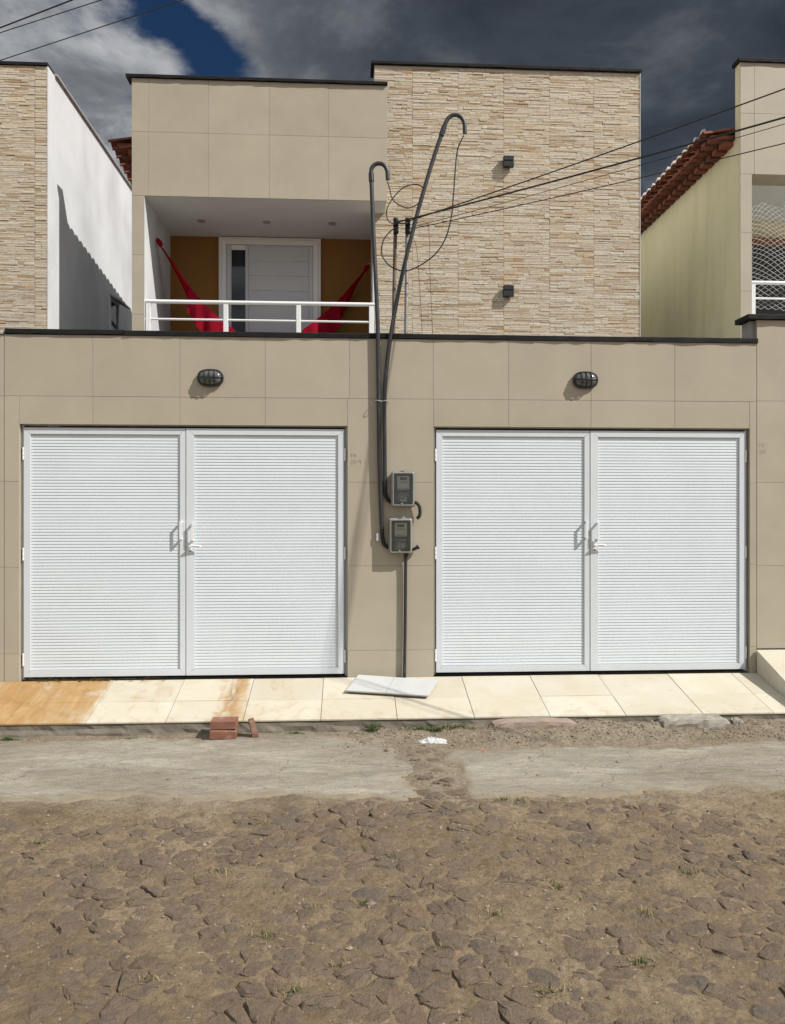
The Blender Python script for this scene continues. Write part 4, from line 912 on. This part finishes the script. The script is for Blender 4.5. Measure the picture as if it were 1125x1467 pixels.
# wall lights on the stone
def sconce(cz, label):
    cx, y = 2.036, SY - .020
    t = thing('wall_light', label, 'wall light', (cx, y, cz), 'up-down wall lights on the stone facade')
    mb = MB(); mb.cbox(cx - .045, cx + .045, y - .012, y, cz - .055, cz + .055, .003); part('back_plate', mb, 'black_metal', t)
    mb = MB(); mb.cbox(cx - .066, cx + .066, y - .070, y - .0122, cz + .012, cz + .068, .004); mb.cbox(cx - .066, cx + .066, y - .070, y - .0122, cz - .068, cz - .002, .004); mb.box(cx - .060, cx + .060, y - .062, y - .014, cz - .0018, cz + .0118); part('body', mb, 'black_metal', t)
    mb = MB(); mb.tube([(cx, y - .041, cz + .0681), (cx, y - .041, cz + .074)], .024, 14); part('lens', mb, 'meter_dark', t); mb = MB(); mb.tube([(cx, y - .041, cz - .0681), (cx, y - .041, cz - .078)], .024, 14); part('lens', mb, 'meter_dark', t)
sconce(5.902, 'upper black square wall light on the ledger-stone facade')
sconce(4.246, 'lower black square wall light on the ledger-stone facade')

# balcony railing
rl = thing('balcony_railing', 'white metal railing across the balcony with the red hammock', 'railing', (-1.06, 2.74, 3.03))
mb = MB(); mb.tube([(-2.475, 2.74, 3.968), (.335, 2.74, 3.968)], .0245, 12); part('top_rail', mb, 'white_paint', rl)
mb = MB(); mb.tube([(-2.462, 2.74, 3.756), (.300, 2.74, 3.752)], .0135, 10); part('middle_rail', mb, 'white_paint', rl)
for x in (-2.425, -1.497, -.617, .272):
    mb = MB(); mb.cbox(x - .028, x + .028, 2.722, 2.758, 3.031, 3.946, .003); part('post', mb, 'white_paint', rl)
mb = MB(); mb.tube([(.345, 2.74, 3.98), (.345, 2.74, 3.031)], .017, 10); part('end_post', mb, 'white_paint', rl)

# hammock
hm = thing('hammock', 'red cloth hammock slung across the balcony', 'hammock', (-1.1, 3.3, 3.3))
A = Vector((-2.44, 3.24, 4.86)); B = Vector((.268, 3.93, 4.80)); NU, NV = 64, 52
vs = []; fs = []
for i in range(NU + 1):
    u = i / NU; p = A.lerp(B, u); s = 4 * u * (1 - u); sag = 1.20 * (s ** 1.22); p.y += .30 * s * (1 - u)
    wd = .05 + .62 * (min(1, s * 1.3) ** 1.7); dp = .02 + .52 * (min(1, s * 1.3) ** 1.9)
    for j in range(NV + 1):
        v = j / NV * 2 - 1
        fold = .020 * math.sin(v * 23 + u * 3) * (.12 + s) + .012 * math.sin(v * 41 + 2 - u * 4) * (.12 + s)
        vs.append((p.x + .02 * math.sin(v * 9 + u * 9) * s, p.y + v * wd / 2 * (1 - .25 * (1 - v * v)) + fold, p.z - sag - dp * (1 - abs(v) ** 2.2) + fold * .6 + .015 * s * math.sin(u * 16 + v * 3)))
for i in range(NU):
    for j in range(NV): a = i * (NV + 1) + j; fs.append((a, a + 1, a + NV + 2, a + NV + 1))
mb = MB(); mb.add(vs, fs, True); part('cloth', mb, 'red_cloth', hm)
fv = []; ff = []; m0 = 9; m1 = NU - 9                          # hanging side fringe on the street side
for i in range(m0, m1 + 1):
    e = Vector(vs[i * (NV + 1)]); k = .75 + .25 * math.sin(math.pi * (i - m0) / (m1 - m0))
    for q in range(7):
        fv.append((e.x + .01 * math.sin(i * 2.1 + q), e.y - .012 + .035 * math.sin(i * 1.45) * q / 6, e.z - .50 * k * q / 6))
for i in range(m1 - m0):
    for q in range(6): a = i * 7 + q; ff.append((a, a + 1, a + 8, a + 7))
mb = MB(); mb.add(fv, ff, True); part('side_fringe', mb, 'pink_cloth', hm)
for e, d in ((A, -1), (B, 1)):
    mb = MB()
    mb.tube(smooth_path([(e.x, e.y, e.z + .035), (e.x + .03 * -d, e.y, e.z - .01), (e.x + .045 * -d, e.y, e.z - .05)], 4), [.020, .024, .028, .031, .033, .033, .031, .028, .024], 10); part('knot', mb, 'red_cloth', hm)
    mb = MB(); mb.tube([(e.x + d * .022, e.y, e.z + .05), (e.x - d * .02, e.y, e.z + .05), (e.x - d * .03, e.y, e.z + .02)], .007, 8); part('wall_hook', mb, 'steel', hm)

# ------------------------------------------------------------------ left neighbour house
lh = thing('house', 'neighbouring house at the left with ledger-stone front and white side wall', 'house', (-5, 6, -.28))
LX, LY, LZ = -3.685, 2.95, 6.885
mb = MB(); mb.box(-7.5, LX - .012, LY + .001, 12, -.28, LZ); part('core', mb, 'grout', lh)
mb = MB(); mb.box(LX - .0118, LX, LY - .012, 12, -.28, LZ - .002); part('side_wall', mb, 'plaster_white', lh)
for a, b in ((-3.842, LX - .016), (-4.43, -3.846), (-5.02, -4.434)): ledger_panel(lh, a, b, 3.0, LZ - .005, LY)
for a, b in ((-4.6, LX - .004), (-6.0, -4.6)): slab(a + .001, b - .001, LY - .03, LY + .2, LZ + .002, LZ + .042, lh)
mb = MB(); mb.prism([(LX - .20, LZ + .002), (LX + .035, LZ + .002), (LX + .035, LZ + .022), (LX - .20, LZ + .06)], 'y', LY + .2005, 12); part('side_coping', mb, 'plaster_grey', lh)
wn = MB(); WY0, WY1, WZ0, WZ1 = 5.32, 5.82, 3.6, 4.74
for y0, y1, z0, z1 in ((WY0, WY0 + .05, WZ0, WZ1), (WY1 - .05, WY1, WZ0, WZ1), (WY0 + .05, WY1 - .05, WZ1 - .05, WZ1), (WY0 + .05, WY1 - .05, WZ0, WZ0 + .05)): wn.box(LX + .0005, LX + .03, y0, y1, z0, z1)
wnd = part('window', wn, 'gate_frame', lh)
mb = MB(); mb.box(LX + .0005, LX + .008, WY0 + .0505, WY1 - .0505, WZ0 + .0505, WZ1 - .0505); part('pane', mb, 'door_glass', wnd)
mb = MB(); mb.add([(LX + .03, WY0, WZ1), (LX + .03, WY1, WZ1), (LX + .20, WY1, WZ1 - .10), (LX + .20, WY0, WZ1 - .10), (LX + .03, WY0, WZ1 + .03), (LX + .03, WY1, WZ1 + .03), (LX + .20, WY1, WZ1 - .07), (LX + .20, WY0, WZ1 - .07)], [(0, 1, 2, 3), (7, 6, 5, 4), (0, 4, 5, 1), (1, 5, 6, 2), (2, 6, 7, 3), (3, 7, 4, 0)]); part('hood', mb, 'plaster_grey', wnd)

# ------------------------------------------------------------------ right neighbour house
rh = thing('house', 'neighbouring house at the right with yellow side wall and tiled eave', 'house', (6, 6, -.28))
QX, QY = 4.910, 2.70
mb = MB(); mb.box(QX + .010, 9, QY + .0095, QY + .13, 6.1605, 7.075); mb.box(QX + .010, 9, QY + .0095, QY + .3, 5.672, 6.160); mb.box(QX + .010, 5.058, QY + .0095, QY + .3, 3.0, 5.6715); part('facade_core', mb, 'grout', rh)
mb = MB(); mb.box(QX + .012, 5.056, QY + .3005, 12, 3.0, 6.16); mb.box(5.0565, 9, 4.2, 12, 3.0005, 6.159); part('side_wall', mb, 'plaster_yellow', rh)
mb = MB(); mb.box(QX + .0005, QX + .0098, QY + .0095, QY + .13, 6.1605, 7.075); mb.box(QX + .0005, QX + .0098, QY + .0095, QY + .3, 3.0, 6.160); part('corner_plaster', mb, 'plaster_yellow', rh)
mb = MB(); mb.box(QX + .012, 9, .25, 12, -.28, 2.9995); part('ground_floor', mb, 'plaster_white', rh)
mb = MB(); mb.box(5.0565, 9, QY + .31, 4.19, 5.665, 5.85); part('ceiling', mb, 'ceiling', rh)
for a, b in ((QX, 5.092), (5.092, 5.83), (5.83, 6.57), (6.57, 7.3)):
    for z0, z1 in ((5.672, 6.436), (6.436, 7.075)): wtile(a, b, z0, z1, rh, QY)
for z0, z1 in ((4.936, 5.672), (4.199, 4.936), (3.46, 4.199), (3.0, 3.46)): wtile(QX, 5.062, z0, z1, rh, QY)
for a, b in ((QX - .035, 6.2), (6.2, 8)): slab(a + .001, b - .001, QY - .03, QY + .15, 7.078, 7.122, rh)
mb = MB(); mb.box(5.30, 7.0, 4.15, 4.199, 3.3, 5.28); wd_ = part('window', mb, 'dark_room', rh)
mb = MB(); mb.box(5.25, 7.05, 4.13, 4.198, 5.281, 5.40); part('lintel', mb, 'wood', wd_)
mb = MB(); mb.box(5.33, 5.52, 4.12, 4.1495, 3.3, 5.25); part('curtain', mb, 'plaster_grey', wd_)
r2 = MB(); r2.add([(QX + .05, 3.05, 6.19), (9, 3.05, 6.9), (9, 12, 6.9), (QX + .05, 12, 6.19), (QX + .05, 3.05, 6.161), (9, 3.05, 6.161), (9, 12, 6.161), (QX + .05, 12, 6.161)], [(0, 1, 2, 3), (7, 6, 5, 4), (0, 4, 5, 1), (1, 5, 6, 2), (2, 6, 7, 3), (3, 7, 4, 0)])
roof2 = part('roof', r2, 'terracotta', rh)
eave(roof2, QX + .011, .40, QY + .235, 20, 6.24, .0, .18, -1, True)
# railing and safety net on its balcony
r3 = thing('balcony_railing', 'white metal railing behind the safety net at the right edge', 'railing', (5.6, 2.76, 3.3))
mb = MB(); mb.tube([(5.075, 2.76, 4.325), (7.2, 2.76, 4.325)], .0245, 12); part('top_rail', mb, 'white_paint', r3)
mb = MB(); mb.tube([(5.075, 2.76, 4.125), (7.2, 2.76, 4.125)], .0135, 10); part('middle_rail', mb, 'white_paint', r3)
for x in (5.105, 6.0, 6.9):
    mb = MB(); mb.cbox(x - .026, x + .026, 2.742, 2.778, 3.0, 4.303, .003); part('post', mb, 'white_paint', r3)
nt = MB(); NI, NJ = 40, 44; dx_, dz_ = .048, .030
def npnt(i, j):
    x = 5.075 + i * dx_; z = 4.0 + j * dz_ + .012 * math.sin(i * .35) + .006 * math.sin(j * .6 + i * .3)
    ztop = 5.36 - .09 * math.exp(-((x - 5.07) / .16) ** 2) + .02 * math.sin(x * 5)
    z = 4.0 + (z - 4.0) * (ztop - 4.0) / (NJ * dz_)
    return (x + .004 * math.sin(j * .7), 2.84 + .03 * math.sin(i * .3 + j * .12), z)
for j in range(NJ):
    for i in range(NI):
        if (i + j) % 2 == 0:
            for di in (-1, 1):
                if 0 <= i + di <= NI: nt.tube([npnt(i, j), npnt(i + di, j + 1)], .0026, 3, False)
part_net = solo('safety_net', nt, 'net_cord', 'white diamond mesh safety net across the right-hand balcony', 'net', (5.07, 2.83, 4.0))

# ------------------------------------------------------------------ loose things along the pavement
def slab_piece(corners, th, label, m='slab_white'):
    c = Vector(corners[0]); vs = [Vector(p) for p in corners]; n = (vs[1] - vs[0]).cross(vs[3] - vs[0]).normalized()
    if n.z < 0: n = -n
    mb = MB(); V = [v - n * th for v in vs] + vs
    mb.add(V, [(3, 2, 1, 0), (4, 5, 6, 7), (0, 1, 5, 4), (1, 2, 6, 5), (2, 3, 7, 6), (3, 0, 4, 7)]); return solo('loose_tile', mb, m, label, 'tile', tuple(c), 'loose tiles on the pavement')
def on(x, y, o): return (x, y, pz(y) + o)
slab_piece([on(-.030, -.315, .036), on(.3005, -.365, .036), on(.392, -.085, .036), on(.083, -.030, .036)], .011, 'left one of the two loose white floor tiles at the foot of the wall')
slab_piece([on(.3035, -.3655, .036), on(.652, -.425, .036), on(.762, -.145, .036), on(.395, -.0855, .036)], .011, 'right one of the two loose white floor tiles at the foot of the wall')
slab_piece([on(-.020, -.300, .0235), on(.63, -.410, .0235), on(.735, -.145, .0235), on(.095, -.040, .0235)], .012, 'grey tile lying under the two loose white floor tiles', 'concrete')
slab_piece([on(.02, -.27, .0105), on(.58, -.37, .0105), on(.68, -.15, .0105), on(.12, -.06, .0105)], .0095, 'lowest dark tile under the loose white floor tiles', 'concrete')

def brick(x0, x1, y0, y1, z0, z1, rot, label, ribs=1):
    cx, cy = (x0 + x1) / 2, (y0 + y1) / 2; t = thing('brick', label, 'brick', (cx, cy, z0), 'broken red bricks')
    h = z1 - z0; hw = (x1 - x0) / 2; hd = (y1 - y0) / 2
    prof = []
    for k in range(ribs):                                     # ribbed face
        a = -h / 2 + h * k / ribs; b = -h / 2 + h * (k + 1) / ribs; prof += [(-hd + .006, a + .001), (-hd, a + .006), (-hd, b - .006), (-hd + .006, b - .001)]
    prof += [(hd, h / 2), (hd, -h / 2)]
    mb = MB(); mb.prism(prof, 'x', -hw, hw)
    c, s = math.cos(rot[1]), math.sin(rot[1]); c2, s2 = math.cos(rot[0]), math.sin(rot[0]); out = []
    for x, y, z in mb.v:
        x, y, z = x + rnd.uniform(-.0015, .0015), y, z
        x, z = x * c + z * s, -x * s + z * c
        x, y = x * c2 - y * s2, x * s2 + y * c2
        out.append((x + cx, y + cy, z + z0 + h / 2))
    mb.v = out; part('body', mb, 'brick_clay', t)
    return t
brick(-1.045, -.850, -.915, -.775, -.288, -.222, (.04, 0.02), 'lower red clay brick leaning on the kerb below the left gate')
brick(-1.042, -.852, -.893, -.765, -.220, -.154, (-.03, -0.01), 'upper red clay brick stacked on the kerb below the left gate')
brick(-.750, -.708, -.885, -.790, -.288, -.160, (.25, -0.22), 'thin red brick fragment standing against the kerb')

def rough_block(x0, x1, y0, y1, z0, z1, m, name, label, cat, amp=.010, bow=0.0, seed=1):
    rr = random.Random(seed); NX, NY, NZ = 12, 5, 4; vs = {}; mb = MB()
    def P(i, j, k):
        if (i, j, k) not in vs:
            u, v, w_ = i / NX, j / NY, k / NZ
            x = x0 + (x1 - x0) * u; y = y0 + (y1 - y0) * v; z = z0 + (z1 - z0) * w_
            x += rr.uniform(-amp, amp) * .6; y += rr.uniform(-amp, amp) * .7; z += rr.uniform(-amp, amp) * .45
            z -= bow * (2 * u - 1) ** 2
            if i in (0, NX) and k == NZ: z -= amp; x += amp if i == 0 else -amp
            if j == 0 and k == NZ: y += amp * .7; z -= amp * .4
            vs[i, j, k] = len(mb.v); mb.v.append((x, y, z))
        return vs[i, j, k]
    def F(a, b, c, d): mb.f.append((a, b, c, d)); mb.sm.append(False)
    for i in range(NX):
        for j in range(NY): F(P(i, j, NZ), P(i + 1, j, NZ), P(i + 1, j + 1, NZ), P(i, j + 1, NZ)); F(P(i, j + 1, 0), P(i + 1, j + 1, 0), P(i + 1, j, 0), P(i, j, 0))
        for k in range(NZ): F(P(i, 0, k), P(i + 1, 0, k), P(i + 1, 0, k + 1), P(i, 0, k + 1)); F(P(i + 1, NY, k), P(i, NY, k), P(i, NY, k + 1), P(i + 1, NY, k + 1))
    for j in range(NY):
        for k in range(NZ): F(P(0, j + 1, k), P(0, j, k), P(0, j, k + 1), P(0, j + 1, k + 1)); F(P(NX, j, k), P(NX, j + 1, k), P(NX, j + 1, k + 1), P(NX, j, k + 1))
    return solo(name, mb, m, label, cat, ((x0 + x1) / 2, (y0 + y1) / 2, z0))
rough_block(2.45, 2.985, -.875, -.725, -.33, -.200, 'pale_concrete', 'concrete_block', 'pale broken concrete block lying along the kerb at the right', 'block', .012, .006, 4)
rough_block(1.115, 1.775, -.85, -.725, -.32, -.205, 'kerb_stone', 'kerb_stone', 'long reddish kerb stone lying against the pavement edge', 'stone', .007, .016, 9)
rough_block(3.02, 3.115, -.84, -.77, -.30, -.215, 'pale_concrete', 'loose_stone', 'small pale stone right of the broken concrete block', 'stone', .008, .02, 6)
# crumpled plastic
def crumple(x0, x1, y0, y1, h, m, name, label, seed):
    rr = random.Random(seed); NX, NY = 16, 8; mb = MB(); vs = []
    for j in range(NY + 1):
        for i in range(NX + 1):
            u, v = i / NX, j / NY; e = math.sin(math.pi * u) ** .5 * math.sin(math.pi * v) ** .5
            x = x0 + (x1 - x0) * u + rr.uniform(-.006, .006); y = y0 + (y1 - y0) * v + rr.uniform(-.005, .005)
            vs.append((x, y, float(ground_h(x, y)) + .002 + e * h * rr.uniform(.25, 1.2)))
    mb.add(vs, [(j * (NX + 1) + i, j * (NX + 1) + i + 1, (j + 1) * (NX + 1) + i + 1, (j + 1) * (NX + 1) + i) for j in range(NY) for i in range(NX)])
    solo(name, mb, m, label, 'litter', ((x0 + x1) / 2, (y0 + y1) / 2, STREET))
crumple(.515, .725, -1.10, -1.03, .032, 'plastic_white', 'crumpled_bag', 'crumpled white plastic bag lying in the dirt near the loose tiles', 2)
crumple(.945, .978, -1.305, -1.28, .016, 'plastic_orange', 'plastic_scrap', 'tiny orange plastic scrap on the dirt', 3)
# weeds along the kerb
def weed(x, y, n, L, sp, label):
    mb = MB()
    for k in range(n):
        bx, by = x + rnd.gauss(0, sp), y + rnd.gauss(0, .014); z = float(ground_h(bx, by)) - .004; hgt = L * rnd.uniform(.3, 1.1)
        for q in range(rnd.randint(2, 5)):
            a = rnd.uniform(0, 6.28); lx, ly, lz = bx + rnd.gauss(0, .010), by + rnd.gauss(0, .010), z + hgt * rnd.uniform(.2, 1); r = rnd.uniform(.004, .009); d = Vector((math.cos(a), math.sin(a), rnd.uniform(-.3, .5))).normalized() * r; s = d.cross(Vector((0, 0, 1))).normalized() * r * .5; c = Vector((lx, ly, lz))
            mb.add([c - d, c + s, c + d, c - s], [(0, 1, 2, 3)])
        blade(mb, bx, by, z, hgt, hgt * .4, .0012)
    solo('weed_clump', mb, 'weed', label, 'weed', (x, y, STREET), 'weeds along the pavement edge')
weed(.185, -.765, 90, .075, .026, 'round green weed clump at the pavement edge below the loose tiles')
weed(.62, -.785, 170, .050, .085, 'wide low patch of green weeds along the pavement edge below the loose tiles')
weed(.86, -.815, 60, .038, .060, 'sparse weeds between the green patch and the kerb stone')
weed(-.42, -.775, 34, .035, .035, 'small dark weed right of the brick fragment')
weed(-2.55, -.80, 60, .045, .035, 'small weeds at the kerb near the left edge')
weed(-1.65, -.80, 22, .028, .04, 'tiny weed at the kerb left of the bricks')
